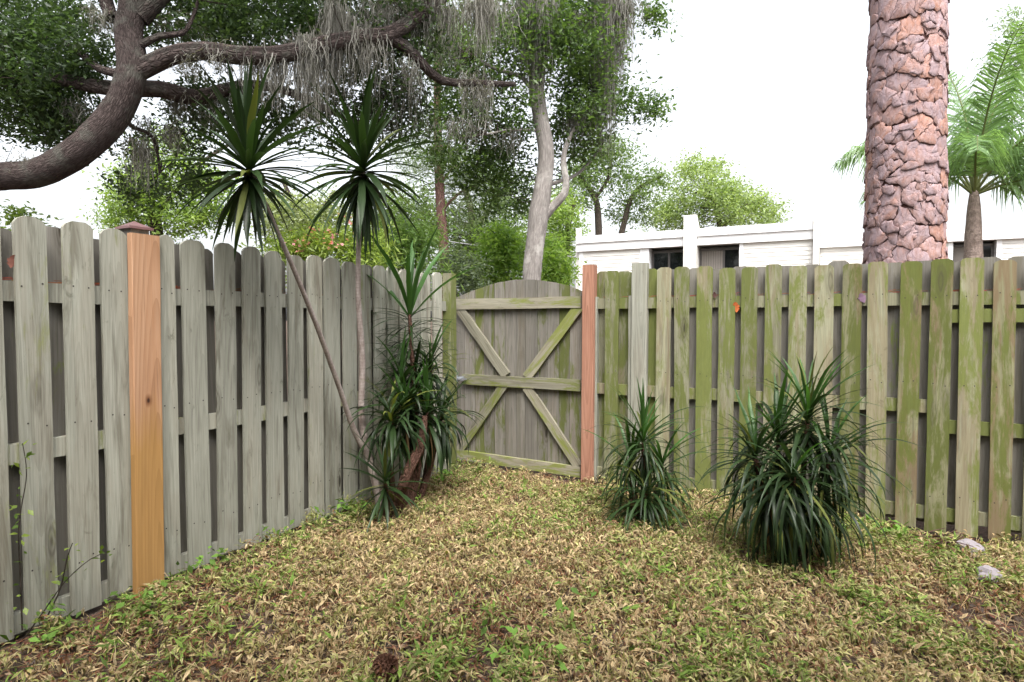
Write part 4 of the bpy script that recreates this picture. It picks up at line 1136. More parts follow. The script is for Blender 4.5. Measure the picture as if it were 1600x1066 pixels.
# ------------------------------------------------------------------ dracaenas
def strap_mesh(L, wd, e0, droop, seed, fold=0.35, nseg=8, power=1.4, twist=0.0):
    r = random.Random(seed)
    p = Vector((0, 0, 0)); V = []; Fq = []
    side = 0.0
    for i in range(nseg + 1):
        f = i / nseg
        e = max(e0 - droop * f ** power, -1.5)
        d = Vector((math.cos(e), 0, math.sin(e))); nrm = Vector((-math.sin(e), 0, math.cos(e)))
        if i: p = p + d * (L / nseg); side += r.gauss(0, 0.006) * L
        hw = wd / 2 * (0.55 + 0.45 * min(1, f / 0.3)) * (1 - max(0, (f - 0.45) / 0.55) ** 1.7)
        hw = max(hw, 0.0008)
        c = p + Vector((0, side, 0))
        tw = twist * f
        s = Vector((0, math.cos(tw), 0)) + nrm * math.sin(tw)
        V += [c - s * hw + nrm * hw * fold, c, c + s * hw + nrm * hw * fold]
    for i in range(nseg):
        a = 3 * i
        Fq += [(a, a + 1, a + 4, a + 3), (a + 1, a + 2, a + 5, a + 4)]
    me = bpy.data.meshes.new('strap_leaf')
    me.from_pydata([tuple(v) for v in V], [], Fq)
    me.polygons.foreach_set('use_smooth', np.ones(len(Fq), dtype=bool)); me.update()
    return me
def leaf_set(L, wd, droop_k, seed, mat, els=(85, 70, 55, 40, 25, 10, -8, -28, -50, -70), var=3, **kw):
    S = {}
    for e in els:
        S[e] = []
        for v in range(var):
            r = random.Random(seed + e * 7 + v)
            me = strap_mesh(L * r.uniform(0.9, 1.08), wd * r.uniform(0.88, 1.12), math.radians(e), droop_k * math.cos(math.radians(e)) ** 0.6 * r.uniform(0.7, 1.3), seed + e * 7 + v, twist=r.uniform(-0.5, 0.5), **kw)
            me.materials.append(mat); S[e].append(me)
    return S
EXTRA = {}
def extra_leaves(root):
    L = EXTRA.pop(root.name, None)
    if not L: return
    for nm in sorted({m.materials[0].name for m, _ in L}):
        b = MB()
        for me, mx in L:
            if me.materials[0].name != nm: continue
            o_ = len(b.v); b.v += [tuple(mx @ v.co) for v in me.vertices]
            b.f += [tuple(i + o_ for i in p.vertices) for p in me.polygons]; b.m += [0] * len(me.polygons)
        o = link('inner_leaves', b.mesh('inner_leaves', smooth=True), bpy.data.materials[nm], root); o['kind'] = 'stuff'
from mathutils import Euler
def head(root, S, pos, els, n, scale=1.0, axis=(0, 0), spread=0.03, S2=None, hi=60, more=0.0):
    """a rosette of leaves round a growing tip; els = (low, high) elevation range"""
    keys = sorted(S.keys())
    for k in range(n):
        f = k / max(1, n - 1)
        e = els[0] + (els[1] - els[0]) * f + random.uniform(-7, 7)
        key = min(keys, key=lambda q: abs(q - e))
        src = S2 if (S2 and e > hi) else S
        if id(S) in S_yel and random.random() < 0.07: src = S_yel[id(S)]
        if e < -45 and S is not S_tall and random.random() < 0.16: src = S_dead; key = min(S_dead, key=lambda q: abs(q - e))
        me = random.choice(src[key])
        az = k * 2.39996 + random.uniform(-0.25, 0.25)
        z = pos[2] + (f - 0.75) * spread
        rot = (axis[0] + random.uniform(-0.06, 0.06), axis[1] + random.uniform(-0.06, 0.06), az); sc = scale * random.uniform(0.78, 1.12) * (0.72 if e > 80 else 0.88 if e < -25 else 1)
        link('leaf', me, None, root, loc=(pos[0], pos[1], z), rot=rot, scale=sc)
        for q in range(int(more) + (random.random() < more % 1)):
            mx = Matrix.LocRotScale(Vector((pos[0], pos[1], z + random.uniform(-0.05, 0.02))), Euler((rot[0], rot[1], random.uniform(0, 6.28))), Vector((sc, sc, sc)))
            EXTRA.setdefault(root.name, []).append((me, mx))
S_tall = leaf_set(0.60, 0.043, 0.60, 1000, M['strap'])
S_tall2 = leaf_set(0.60, 0.046, 0.4, 1500, M['strap_fresh'])
S_thin = leaf_set(0.44, 0.016, 0.7, 2000, M['strap'])
S_mid = leaf_set(0.44, 0.030, 1.5, 3000, M['strap'])
S_mid2 = leaf_set(0.46, 0.030, 0.9, 3500, M['strap_fresh'])
S_bush = leaf_set(0.52, 0.024, 1.5, 4000, M['strap'])
S_bush2 = leaf_set(0.52, 0.027, 0.9, 4500, M['strap_fresh'])

S_dead = leaf_set(0.38, 0.018, 1.2, 5000, M['strap_dead'], els=(-28, -50, -70))
S_yel = {id(q): leaf_set(l_, w_, d_, 6000, M['strap_yellow'], var=2) for q, l_, w_, d_ in ((S_tall, 0.58, 0.04, 0.6), (S_mid, 0.42, 0.028, 1.5), (S_bush, 0.50, 0.022, 1.6))}
b0 = Pg(585, 812); b0.z = 0
tall = empty('dracaena', b0)
tag(tall, 'tall dracaena with two bare leaning canes and spiky crowns', 'dracaena')
def rel(p): return p - b0
D0 = 4.35
fork = P(575, 712, 4.42)
tube('cane', [b0 + Vector((0.02, 0.1, -0.05)), P(590, 770, 4.40), fork], [0.030, 0.028, 0.026], M['cane'], tall, n=10, rough=0.05, fine=14, step=0.05, org=b0)
c1 = P(389, 262, 3.30); c2 = P(568, 262, 4.12)
tube('cane', [fork, P(553, 672, 4.32), P(528, 600, 4.12), P(497, 515, 3.86), P(462, 428, 3.62), P(430, 355, 3.45), c1], [0.024, 0.020, 0.0175, 0.016, 0.0145, 0.0135, 0.013], M['cane'], tall, n=9, rough=0.06, fine=14, step=0.05, org=b0)
tube('cane', [fork, P(565, 650, 4.40), P(566, 560, 4.36), P(560, 470, 4.28), P(560, 390, 4.22), P(563, 330, 4.17), c2], [0.026, 0.025, 0.022, 0.019, 0.017, 0.016, 0.015], M['cane'], tall, n=9, rough=0.06, fine=14, step=0.05, org=b0)
head(tall, S_tall, rel(c1), (-75, 86), 122, 0.84, (0.05, -0.14), 0.11)
head(tall, S_tall, rel(c2), (-74, 88), 112, 0.98, (0.06, 0.05), 0.15, S_tall2, 78)

b1 = Pg(612, 800); b1.z = 0
mid = empty('dracaena', b1)
tag(mid, 'dense many headed dracaena clump in the corner beside the gate', 'dracaena')
def rel1(p): return p - b1
tips = [P(640, 492, 4.75), P(634, 640, 4.45), P(668, 645, 4.5), P(690, 650, 4.65), P(672, 575, 4.75), P(602, 752, 4.15), P(650, 590, 4.7), P(612, 655, 4.35), P(628, 600, 4.55)]
bases = [(640, 800), (630, 800), (640, 795), (650, 790), (655, 785), (600, 812), (645, 790), (618, 805), (635, 795)]
for tpt, (bx, by) in zip(tips, bases):
    gb = Pg(bx, by); gb.z = -0.03
    tube('cane', [gb, gb.lerp(tpt, 0.45) + Vector((random.uniform(-.05, .05), 0, 0)), tpt], [0.026, 0.021, 0.014], M['cane_red'], mid, n=8, rough=0.08, fine=14, step=0.06, org=b1)
gb = Pg(622, 800); gb.z = -0.03
tube('cane', [gb, P(632, 750, 4.3), P(655, 700, 4.35), P(664, 650, 4.4)], [0.042, 0.038, 0.036, 0.02], M['cane_red'], mid, n=9, rough=0.12, fine=14, step=0.05, org=b1)
head(mid, S_mid2, rel1(tips[0]), (52, 88), 12, 1.7, spread=0.05)
for k in range(5):                                        # tiers of thin leaves below the top tuft
    head(mid, S_thin, rel1(tips[0] + Vector((0.0, 0, -0.10 * k - 0.03))), (-10, 24), 13, 1.0, spread=0.08, more=0.8)
head(mid, S_mid, rel1(tips[1]), (-60, 85), 40, 0.95, spread=0.12, more=0.7, S2=S_mid2, hi=62)
head(mid, S_mid, rel1(tips[2]), (-60, 85), 40, 0.95, (0, 0.15), spread=0.12, more=0.7, S2=S_mid2, hi=62)
head(mid, S_mid, rel1(tips[3]), (-60, 70), 34, 0.9, spread=0.12, more=0.7)
head(mid, S_mid, rel1(tips[4]), (-40, 85), 34, 0.9, spread=0.12, more=0.7, S2=S_mid2, hi=66)
head(mid, S_mid, rel1(tips[6]), (-40, 85), 26, 0.9, spread=0.12, more=0.7)
head(mid, S_tall, rel1(tips[5]), (-60, 80), 40, 0.62, spread=0.12)
head(mid, S_mid, rel1(tips[7]), (-60, 70), 26, 0.92, (0, -0.1), spread=0.12, more=1.2)
head(mid, S_mid, rel1(tips[8]), (-45, 80), 22, 0.92, spread=0.12, S2=S_mid2, hi=66, more=1.2)
extra_leaves(mid)

def bush(px, py, heads, label, S, S2, canes=True):
    bb_ = Pg(px, py); bb_.z = 0
    r = empty('dracaena', bb_); tag(r, label, 'dracaena')
    for (hx, hy, dd, n, lo, hi, sc_) in heads:
        dpt = (bb_ - EYE).dot(FWD)
        tp = P(hx, hy, dpt + dd)
        if tp.z < 0.10: tp.z = 0.10
        gb = Vector((bb_.x + (tp.x - bb_.x) * 0.35, bb_.y + (tp.y - bb_.y) * 0.35, -0.03))
        tube('cane', [gb, gb.lerp(tp, 0.5), tp], [0.020, 0.017, 0.012], M['cane_red'], r, n=7, org=bb_)
        head(r, S, tp - bb_, (lo, hi), n, sc_, spread=0.14, S2=S2, hi=58, more=1.0)
    extra_leaves(r)
    return r
bush(1005, 818, [(1005, 690, 0.0, 44, -70, 86, 0.86), (985, 725, 0.15, 30, -60, 75, 0.78), (1035, 730, 0.05, 32, -60, 75, 0.8), (1010, 770, -0.12, 34, -60, 50, 0.8), (985, 780, -0.05, 22, -50, 40, 0.7)],
     'smaller grassy dracaena clump beside the reddish gate post', S_bush, S_bush2)
bush(1235, 880, [(1262, 655, 0.05, 50, -50, 86, 0.92), (1215, 690, 0.1, 40, -60, 80, 0.88), (1180, 715, 0.0, 36, -65, 80, 0.85), (1295, 715, 0.0, 36, -65, 75, 0.85), (1240, 745, -0.18, 46, -75, 60, 0.92), (1200, 765, -0.12, 30, -75, 40, 0.85), (1285, 770, -0.1, 34, -75, 40, 0.85), (1235, 800, -0.1, 26, -60, 20, 0.8)],
     'largest dracaena clump standing before the mossy right fence', S_bush, S_bush2)

# ------------------------------------------------------------------ ground cover
def inside_yard(X, Y, m=0.06):
    dl = (X - LF.o.x) * (-LF.n.x) + (Y - LF.o.y) * (-LF.n.y)       # metres in front of the left fence
    dr = (X - RF.o.x) * (-RF.n.x) + (Y - RF.o.y) * (-RF.n.y)
    return dl, dr
def ground_cover():
    N = 104000
    X = rng.uniform(-3.2, 5.6, N); Y = rng.uniform(1.2, 6.3, N)
    dl, dr = inside_yard(X, Y)
    # nearer the eye only where the frame can see it
    ok = (dl > 0.05) & (dr > 0.03) & (X > -0.95 * Y - 0.5) & (X < 1.1 * Y + 1.4)
    X, Y, dl, dr = X[ok], Y[ok], dl[ok], dr[ok]
    n1 = np.array([mnoise.noise(Vector((x * 1.7, y * 1.7, 1.0))) for x, y in zip(X, Y)])
    n2 = np.array([mnoise.noise(Vector((x * 5.5, y * 5.5, 4.0))) for x, y in zip(X, Y)])
    n3 = np.array([mnoise.noise(Vector((x * 0.9, y * 0.9, 9.0))) for x, y in zip(X, Y)])
    def near(px, py, r):
        g = Pg(px, py); return np.exp(-((X - g.x) ** 2 + (Y - g.y) ** 2) / (r * r))
    thin = 0.35 * near(60, 1040, 0.5) + 0.2 * near(300, 1010, 0.35) + 1.3 * near(1578, 985, 0.22) + 0.2 * near(760, 985, 0.4) + 0.15 * near(450, 950, 0.3)
    thin += 0.65 * near(1235, 885, 0.16) + 0.5 * near(1005, 825, 0.12) + 0.55 * np.exp(-(dl / 0.12) ** 2) + 0.5 * np.exp(-(dr / 0.13) ** 2)
    keep = rng.uniform(0, 1, len(X)) < np.clip(0.80 + 0.75 * n2 - thin, 0.04, 1)
    X, Y, dl, dr, n1, n2, n3 = [a[keep] for a in (X, Y, dl, dr, n1, n2, n3)]
    n = len(X)
    def near(px, py, r):
        g = Pg(px, py); return np.exp(-((X - g.x) ** 2 + (Y - g.y) ** 2) / (r * r))
    green = 0.17 + 0.40 * n1 + 0.22 * n2 + 0.35 * np.exp(-(dl / 0.22) ** 2) + 0.75 * near(470, 815, 0.30) + 0.6 * near(560, 815, 0.25) + 0.55 * near(760, 1060, 0.30) + 0.35 * near(330, 930, 0.4) + 0.45 * near(1380, 850, 0.35) + 0.35 * near(1060, 830, 0.35) + 0.3 * near(930, 790, 0.4) + 0.3 * near(1300, 925, 0.35) - 0.15 * near(700, 860, 0.9)
    tall_ = 0.6 * near(500, 800, 0.35) + 0.4 * near(380, 870, 0.2)
    red = 0.06 + 0.16 * np.maximum(0, n3) + 0.45 * near(760, 985, 0.30) + 0.3 * near(1500, 950, 0.3) + 0.2 * near(300, 1000, 0.4)
    hgt = (rng.uniform(0.012, 0.10, n) * (1 + 0.5 * n2) * (1 + 0.35 * n1) + 0.20 * tall_ * rng.uniform(0.2, 1, n))
    GZ = np.array([ground_z(x, y) for x, y in zip(X, Y)])
    u = rng.uniform(0, 1, n)
    kind = np.where(u < np.clip(green, 0.05, 0.85), 0, np.where(u > 1 - np.clip(red, 0.03, 0.6), 2, 1))    # green, straw, reddish brown
    k = rng.integers(4, 9, n)
    idx = np.repeat(np.arange(n), k); m = len(idx)
    order = np.arange(m) - np.repeat(np.cumsum(k) - k, k)
    az = order * 2.4 + rng.uniform(0, 6.28, n)[idx] + rng.normal(size=m) * 0.4
    el = np.where(kind[idx] == 0, rng.normal(0.30, 0.40, m), rng.normal(-0.25, 0.65, m))
    L = rng.uniform(0.024, 0.052, m) * (rng.uniform(0.65, 1.45, n) ** 1.0)[idx] * np.where(kind[idx] == 2, 0.85, 1.0)
    W = L * rng.uniform(0.15, 0.30, m)
    curl = np.where(kind[idx] == 0, rng.uniform(0.1, 0.6, m), rng.uniform(0.3, 1.6, m))
    base = np.stack([X[idx], Y[idx], GZ[idx] + hgt[idx] * rng.uniform(0.55, 1.0, m)], 1)
    base[:, :2] += rng.normal(size=(m, 2)) * 0.010
    dh = np.stack([np.cos(az), np.sin(az), np.zeros(m)], 1); zz = np.array([[0, 0, 1.0]])
    d1 = dh * np.cos(el)[:, None] + zz * np.sin(el)[:, None]
    e2 = el - curl
    d2 = dh * np.cos(e2)[:, None] + zz * np.sin(e2)[:, None]
    tw = rng.normal(size=m) * 0.5
    s0 = np.stack([-np.sin(az), np.cos(az), np.zeros(m)], 1)
    nr = np.cross(d1, s0)
    s = s0 * np.cos(tw)[:, None] + nr * np.sin(tw)[:, None]
    nr = np.cross(s, d1) * -1
    mid_ = base + d1 * (L * 0.48)[:, None]; tip = mid_ + d2 * (L * 0.52)[:, None]
    lift = nr * (W * 0.22)[:, None]
    Lv = base + d1 * (L * 0.42)[:, None] + s * (W * 0.5)[:, None] - lift; Rv = base + d1 * (L * 0.42)[:, None] - s * (W * 0.5)[:, None] - lift
    V = np.stack([base, Lv, Rv, mid_, tip], 1)
    V[..., 2] = np.maximum(V[..., 2], GZ[idx][:, None] + 0.004)
    i = np.arange(m)[:, None] * 5
    Fi = np.concatenate([i + np.array([[0, 3, 1]]), i + np.array([[0, 2, 3]]), i + np.array([[1, 3, 4]]), i + np.array([[3, 2, 4]])], 1).reshape(-1, 3)
    straw = np.array([0.44, 0.325, 0.17]); cream = np.array([0.60, 0.50, 0.31]); tan = np.array([0.25, 0.16, 0.085]); grn = np.array([0.12, 0.20, 0.035]); ygr = np.array([0.27, 0.30, 0.07]); redb = np.array([0.22, 0.09, 0.05]); brn = np.array([0.15, 0.09, 0.05])
    t1 = rng.uniform(0, 1, (m, 1)); kk = kind[idx][:, None]
    ptone = rng.uniform(0, 1, n)[idx][:, None]
    edge = np.where(kk == 0, ygr * (1 - t1) + cream * t1 * 0.9, np.where(kk == 1, straw * (1 - t1) + cream * t1, redb * (1 - t1) + tan * t1))
    spine = np.where(kk == 0, grn * (1 - 0.5 * ptone) + ygr * 0.5 * ptone, np.where(kk == 1, np.where(ptone > 0.72, ygr, tan * (1 - t1) + straw * t1), brn * (1 - t1) + redb * t1))
    full_green = (kk == 0) & (ptone < 0.45)
    edge = np.where(full_green, grn * 1.2 + ygr * 0.25 * t1, edge)
    C = np.stack([spine * 0.8, edge, edge, spine, 0.5 * edge + 0.5 * spine], 1) * rng.uniform(0.45, 1.2, (m, 1, 1))
    o = link('ground_cover', mesh_np('ground_cover', V.reshape(-1, 3), Fi, 3, color=C.reshape(-1, 3)), M['cover'])
    tag(o, 'straw coloured and green low leafy ground cover over the whole yard', 'ground cover', kind='stuff')
ground_cover()

# dead leaves and pine needles on the soil
def litter():
    n = 16000
    X = rng.uniform(-3.0, 5.4, n); Y = rng.uniform(1.2, 6.2, n)
    dl, dr = inside_yard(X, Y)
    near_f = np.exp(-(dl / 0.25) ** 2) + np.exp(-(dr / 0.22) ** 2)
    ok = (dl > 0.02) & (dr > 0.01) & (rng.uniform(0, 1, n) < 0.35 + near_f)
    X, Y = X[ok], Y[ok]; n = len(X)
    GZ = np.array([ground_z(x, y) for x, y in zip(X, Y)]) + rng.uniform(0.006, 0.035, n)
    az = rng.uniform(0, 6.28, n); L = rng.uniform(0.06, 0.16, n); wd = 0.0012
    d = np.stack([np.cos(az), np.sin(az), rng.normal(size=n) * 0.12], 1); s = np.stack([-np.sin(az), np.cos(az), np.zeros(n)], 1) * wd
    c = np.stack([X, Y, GZ], 1)
    V = np.stack([c - d * (L / 2)[:, None] - s, c - d * (L / 2)[:, None] + s, c + d * (L / 2)[:, None] + s + [0, 0, .004], c + d * (L / 2)[:, None] - s + [0, 0, .004]], 1).reshape(-1, 3)
    Fi = np.arange(4 * n).reshape(-1, 4)
    C = np.repeat(np.array([0.24, 0.085, 0.045]) * rng.uniform(0.5, 1.5, (n, 1)), 4, axis=0)
    o = link('pine_needles', mesh_np('pine_needles', V, Fi, 4, color=C), M['cover'])
    tag(o, 'fallen red brown pine needles littering the soil along the fences', 'pine needles', kind='stuff')
litter()
def dead_leaves():
    n = 26000
    X = rng.uniform(-3.0, 5.4, n); Y = rng.uniform(1.2, 6.2, n)
    dl, dr = inside_yard(X, Y); ok = (dl > 0.03) & (dr > 0.02)
    X, Y = X[ok], Y[ok]; n = len(X)
    Z = np.array([ground_z(x, y) for x, y in zip(X, Y)]) + rng.uniform(0.006, 0.022, n)
    az = rng.uniform(0, 6.28, n); L = rng.uniform(0.02, 0.055, n); W = L * rng.uniform(0.25, 0.5, n)
    d = np.stack([np.cos(az), np.sin(az), rng.normal(size=n) * 0.15], 1); s_ = np.stack([-np.sin(az), np.cos(az), rng.normal(size=n) * 0.25], 1)
    c = np.stack([X, Y, Z], 1)
    V = np.stack([c - d * (L / 2)[:, None], c - s_ * (W / 2)[:, None], c + d * (L / 2)[:, None], c + s_ * (W / 2)[:, None] + [0, 0, 0.005]], 1).reshape(-1, 3)
    i = np.arange(n)[:, None] * 4
    Fi = np.concatenate([i + [[0, 1, 2]], i + [[0, 2, 3]]], 1).reshape(-1, 3)
    pal = np.array([[0.20, 0.115, 0.07], [0.12, 0.07, 0.045], [0.27, 0.19, 0.13], [0.16, 0.065, 0.045], [0.09, 0.07, 0.06]])
    C = np.repeat(pal[rng.integers(0, 5, n)] * rng.uniform(0.6, 1.3, (n, 1)), 4, axis=0)
    o = link('dead_leaves', mesh_np('dead_leaves', V, Fi, 3, color=C), M['cover'])
    tag(o, 'brown fallen leaves scattered on the soil beneath the ground cover', 'leaf litter', kind='stuff')
dead_leaves()
def dry_stems():
    n = 9000
    X = rng.uniform(-3.0, 5.2, n); Y = rng.uniform(1.3, 6.2, n)
    dl, dr = inside_yard(X, Y); ok = (dl > 0.04) & (dr > 0.03)
    X, Y = X[ok], Y[ok]; n = len(X)
    Z = np.array([ground_z(x, y) for x, y in zip(X, Y)])
    az = rng.uniform(0, 6.28, n); L = rng.uniform(0.05, 0.15, n); rise = rng.uniform(0.02, 0.09, n)
    d = np.stack([np.cos(az), np.sin(az), np.zeros(n)], 1) * L[:, None]
    p0 = np.stack([X, Y, Z + 0.004], 1); p1 = p0 + d * 0.45 + np.stack([rng.normal(size=n) * 0.008, rng.normal(size=n) * 0.008, rise], 1); p2 = p0 + d + np.stack([np.zeros(n), np.zeros(n), rise * rng.uniform(0.3, 1.1, n)], 1)
    s_ = np.stack([-np.sin(az), np.cos(az), rng.normal(size=n) * 0.6], 1) * rng.uniform(0.0009, 0.0018, (n, 1))
    V = np.stack([p0 - s_, p0 + s_, p1 + s_, p1 - s_, p2 + s_ * 0.4, p2 - s_ * 0.4], 1).reshape(-1, 3)
    i = np.arange(n)[:, None] * 6
    Fi = np.concatenate([i + [[0, 1, 2, 3]], i + [[3, 2, 4, 5]]], 1).reshape(-1, 4)
    pal = np.array([[0.36, 0.25, 0.14], [0.22, 0.12, 0.07], [0.45, 0.36, 0.21], [0.20, 0.20, 0.07]])
    C = np.repeat(pal[rng.integers(0, 4, n)] * rng.uniform(0.6, 1.3, (n, 1)), 6, axis=0)
    o = link('dry_stems', mesh_np('dry_stems', V, Fi, 4, color=C), M['cover'])
    tag(o, 'thin dry stems tangled through the ground cover', 'stems', kind='stuff')
dry_stems()
def broad_weeds():
    C = []; S = []
    for px, py, r_, n in ((400, 850, 0.16, 60), (220, 968, 0.12, 24), (100, 1010, 0.25, 30), (470, 815, 0.22, 80), (545, 812, 0.16, 50), (330, 900, 0.14, 30), (760, 1050, 0.3, 40), (900, 1010, 0.4, 22), (690, 760, 0.1, 14), (1380, 852, 0.2, 30)):
        g = Pg(px, py)
        for k in range(n):
            x, y = g.x + rng.normal() * r_ * 0.6, g.y + rng.normal() * r_ * 0.6
            dl, dr = inside_yard(x, y)
            if dl < 0.03 or dr < 0.03: continue
            C.append((x, y, ground_z(x, y) + rng.uniform(0.05, 0.15))); S.append(rng.uniform(0.03, 0.062))
    C = np.array(C); cols = np.array([0.09, 0.165, 0.03]) * rng.uniform(0.6, 1.7, (len(C), 1))
    o = leaf_field('broad_weeds', C, np.array(S), cols, M['cover'], None, 0.6, upbias=1.5)
    tag(o, 'bright green broad leaved weeds in patches along the left fence', 'weeds', kind='stuff')
broad_weeds()
# stones and bark bits by the right fence
def stone(px, py, r, label, seed, flat=0.5, mat='stone', name='stone'):
    g = Pg(px, py); rr2 = random.Random(seed)
    b = MB(); nu, nv = 12, 7
    for j in range(nv):
        ph = -math.pi / 2 + math.pi * j / (nv - 1)
        for i in range(nu):
            th = 2 * math.pi * i / nu
            q = Vector((math.cos(ph) * math.cos(th), math.cos(ph) * math.sin(th), math.sin(ph)))
            k = r * (1 + 0.32 * mnoise.noise(q * 1.6 + Vector((seed, 0, 0))) + 0.12 * mnoise.noise(q * 4 + Vector((0, seed, 0))))
            b.v.append((q.x * k * 1.3, q.y * k, q.z * k * flat))
    for j in range(nv - 1):
        for i in range(nu):
            b.f.append((j * nu + i, j * nu + (i + 1) % nu, (j + 1) * nu + (i + 1) % nu, (j + 1) * nu + i)); b.m.append(0)
    o = link(name, b.mesh(name), M[mat], None, loc=(g.x, g.y, ground_z(g.x, g.y) + r * flat * 0.8 + 0.03), rot=(0.1, 0.05, rr2.uniform(0, 3)))
    tag(o, label, name)
stone(1516, 868, 0.075, 'flat pale stone at the foot of the right fence', 3, 0.6)
stone(1545, 912, 0.055, 'smaller greyish stone sunk in the ground cover below the pale one', 8, 0.7)

# ------------------------------------------------------------------ small things
# weedy vines climbing the near end of the left fence
def vine(label, px, leaves_n, seed, group='vines on the left fence'):
    r = random.Random(seed); pts = [Vector((LF.sz(x, y, back=-0.05)[0], -0.05 - 0.02 * k, max(0.01, LF.sz(x, y, back=-0.05)[1]))) for k, (x, y) in enumerate(px)]
    root = empty('vine', LF.o, LF.rz); tag(root, label, 'vine', group)
    path, rr2 = spline(pts, [0.0035 - 0.0005 * min(k, 4) for k in range(len(pts))], 0.03)
    V, Fq, UV = tube_arrays(path, rr2, 5)
    link('stem', mesh_np('stem', V, Fq, 4, uv=UV, smooth=True), M['twig_bark'], root)
    C = np.array([tuple(r.choice(path) + Vector((r.gauss(0, .018), r.gauss(0, .018), r.gauss(0, .018)))) for _ in range(leaves_n)])
    cols = np.array([[0.09, 0.15, 0.03], [0.20, 0.27, 0.05], [0.14, 0.20, 0.04]])[[r.randrange(3) for _ in range(leaves_n)]]
    leaf_field('leaves', C, np.array([r.uniform(0.018, 0.04) for _ in range(leaves_n)]), cols, M['leaf'], root, 0.55)['kind'] = 'stuff'
vine('leafy vine in the dark gap at the far left of the near fence', [(35, 985), (28, 900), (22, 820), (30, 740), (20, 690)], 34, 1)
vine('long straggling vine slanting up across the third near board', [(30, 1010), (60, 960), (95, 905), (130, 870), (152, 858)], 26, 2)
vine('short vine rising in the gap beside the third near board', [(70, 970), (90, 920), (97, 870), (102, 845)], 18, 3)
# a dead oak leaf and other fallen leaves caught on the rails
def caught_leaf(fr, px, py, size, col, label, name='dead_leaf'):
    s_, z_ = fr.sz(px, py, back=0.0)
    r = random.Random(px)
    b = MB(); n = 10; L = size
    out = []
    for i in range(n + 1):
        f = i / n; hw = 0.30 * L * math.sin(math.pi * f) ** 0.8 * (1 + 0.22 * math.cos(f * 22))
        b.v += [(-hw, 0.25 * hw * r.uniform(.6, 1.2), f * L), (0, 0.05 * L * math.sin(f * 3), f * L), (hw, 0.3 * hw * r.uniform(.6, 1.2), f * L)]
    for i in range(n):
        a = 3 * i; b.f += [(a, a + 1, a + 4, a + 3), (a + 1, a + 2, a + 5, a + 4)]; b.m += [0, 0]
    m = simple(name + '_%d' % px, col, 0.7, 0.25, 0, 0.25, 60)
    p = fr.o + fr.u * s_ + fr.n * 0.004
    o = link(name, b.mesh(name, smooth=True), m, None, loc=(p.x, p.y, z_ - size / 2), rot=(0.15, r.uniform(-.5, .5), fr.rz))
    tag(o, label, 'leaf', 'dead leaves caught on the fences')
caught_leaf(RF, 1151, 480, 0.085, (0.50, 0.13, 0.04), 'orange dead leaf stuck on the top rail of the right fence')
caught_leaf(RF, 1117, 461, 0.05, (0.10, 0.05, 0.045), 'dark curled leaf on the top rail left of the orange leaf')
caught_leaf(RF, 1351, 465, 0.075, (0.22, 0.14, 0.20), 'purplish dead leaf on the top rail below the big pine')
caught_leaf(LF, 17, 408, 0.06, (0.24, 0.10, 0.075), 'reddish dead leaf on the rail at the far left of the near fence')
def rail_needles():
    V = []; C = []
    for fr, z, s0, s1, n in ((LF, 1.60, -0.4, 3.2, 150), (RF, 1.61, 0.1, 3.6, 130)):
        for k in range(n):
            s_ = random.uniform(s0, s1); a = random.gauss(0, 0.18); L = random.uniform(0.06, 0.14)
            c = fr.o + fr.u * s_ + fr.n * random.uniform(BT + 0.004, BT + RT - 0.004) + Vector((0, 0, RAILZ[fr](s_) + 0.045 + random.uniform(0, 0.012)))
            d = fr.u * math.cos(a) * L / 2 + Vector((0, 0, abs(math.sin(a)) * L / 2)); w_ = Vector((0, 0, 0.0016))
            for q in (c - d * 0.3 - w_, c + d - w_, c + d + w_, c - d * 0.3 + w_): V.append(tuple(q))
            C += [tuple(x * random.uniform(.6, 1.4) for x in (0.27, 0.10, 0.06))] * 4
    n = len(V) // 4
    o = link('pine_needles', mesh_np('pine_needles', V, np.arange(4 * n).reshape(-1, 4), 4, color=np.array(C)), M['cover'])
    tag(o, 'red brown pine needles caught along the top rails of both fences', 'pine needles', kind='stuff')
RAILZ = {LF: lambda q: LRZ, RF: lambda q: RRZ}
rail_needles()

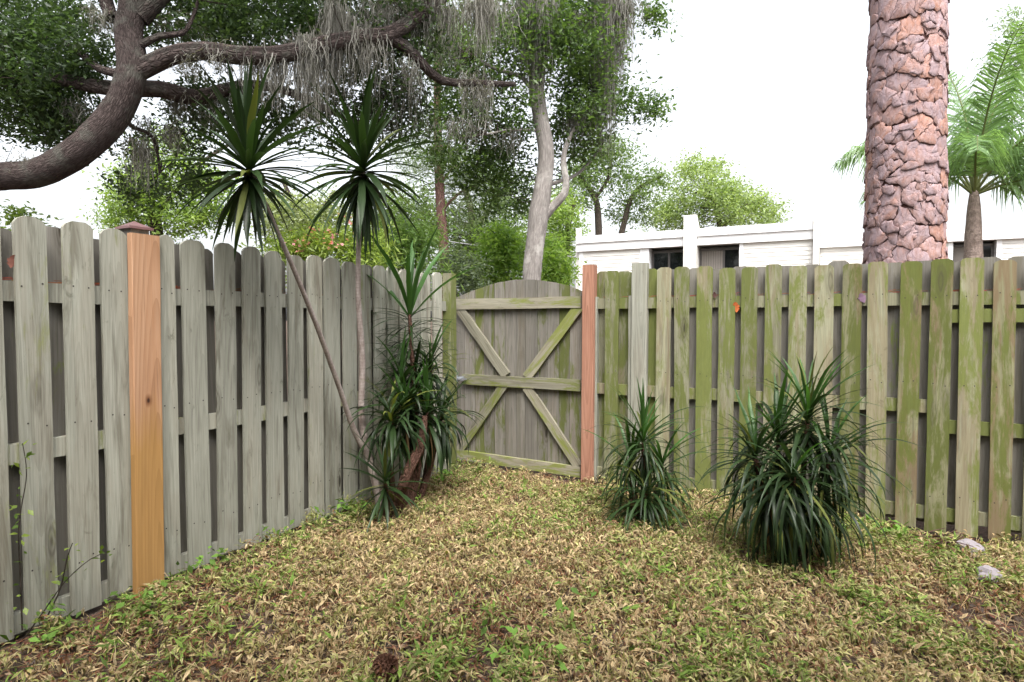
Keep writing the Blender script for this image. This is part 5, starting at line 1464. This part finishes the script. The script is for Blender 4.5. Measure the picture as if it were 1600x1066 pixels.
# a pine cone lying at the front edge of the yard
def pine_cone(px, py, label):
    g = Pg(px, py, 0.04)
    root = empty('pine_cone', (g.x, g.y, ground_z(g.x, g.y) + 0.075)); root.rotation_euler = (1.25, 0.2, 0.7); tag(root, label, 'pine cone')
    tube('core', [(0, 0, -0.055), (0, 0, 0), (0, 0, 0.06)], [0.014, 0.018, 0.006], M['cone'], root, n=8)
    b = MB()
    for k in range(90):
        f = k / 89; z = -0.055 + 0.115 * f; az = k * 2.39996; R = 0.042 * math.sin(math.pi * (0.12 + 0.83 * f)) ** 0.7
        d = Vector((math.cos(az), math.sin(az), 0)); t_ = Vector((-d.y, d.x, 0)); up = Vector((0, 0, 1))
        a = d * 0.010 + up * z; e = d * R + up * (z + 0.006 + 0.012 * f)
        o_ = len(b.v)
        b.v += [tuple(a - t_ * 0.003), tuple(a + t_ * 0.003), tuple(e + t_ * 0.009), tuple(e - t_ * 0.009), tuple(e + up * 0.006 + d * 0.002), tuple(a + up * 0.004)]
        b.f += [(o_, o_ + 1, o_ + 2, o_ + 3), (o_ + 3, o_ + 2, o_ + 4), (o_ + 1, o_ + 5, o_ + 4, o_ + 2), (o_ + 5, o_, o_ + 3, o_ + 4)]; b.m += [0] * 4
    link('scales', b.mesh('scales'), M['cone'], root)['kind'] = 'stuff'
M['cone'] = simple('pine_cone', (0.12, 0.06, 0.04), 0.85, 0.15, 0, 0.4, 60)
pine_cone(600, 1052, 'dark brown pine cone lying in the ground cover at the bottom edge')
# dead branchlets fallen at the foot of the right fence
def fallen_branch(px, py, label, seed, L=0.42):
    r = random.Random(seed); g = Pg(px, py); z = ground_z(g.x, g.y) + 0.02
    root = empty('fallen_branch', (g.x, g.y, z), RF.rz + r.uniform(-0.2, 0.2)); tag(root, label, 'branch', 'dead branchlets by the right fence')
    tube('stem', [(-L / 2, 0, 0.0), (-L * 0.1, 0.03, 0.03), (L * 0.3, 0.02, 0.06), (L / 2, 0.05, 0.11)], [0.010, 0.008, 0.006, 0.003], M['pine_bark_far'], root, n=7, rough=0.1, fine=20, step=0.04)
    for k in range(5):
        x = L * (-0.2 + 0.14 * k); sg = -1 if k % 2 else 1
        tube('side_twig', [(x, 0.02, 0.03 + 0.008 * k), (x + 0.05, 0.02 + sg * 0.05, 0.05 + 0.01 * k), (x + 0.12, 0.02 + sg * r.uniform(0.06, 0.11), 0.04 + r.uniform(0, 0.06))], [0.005, 0.0035, 0.002], M['pine_bark_far'], root, n=5, step=0.05)
fallen_branch(1430, 846, 'reddish dead branchlet lying along the foot of the mossy fence', 4)
fallen_branch(1462, 862, 'shorter dead branchlet just left of the flat pale stone', 9, 0.26)
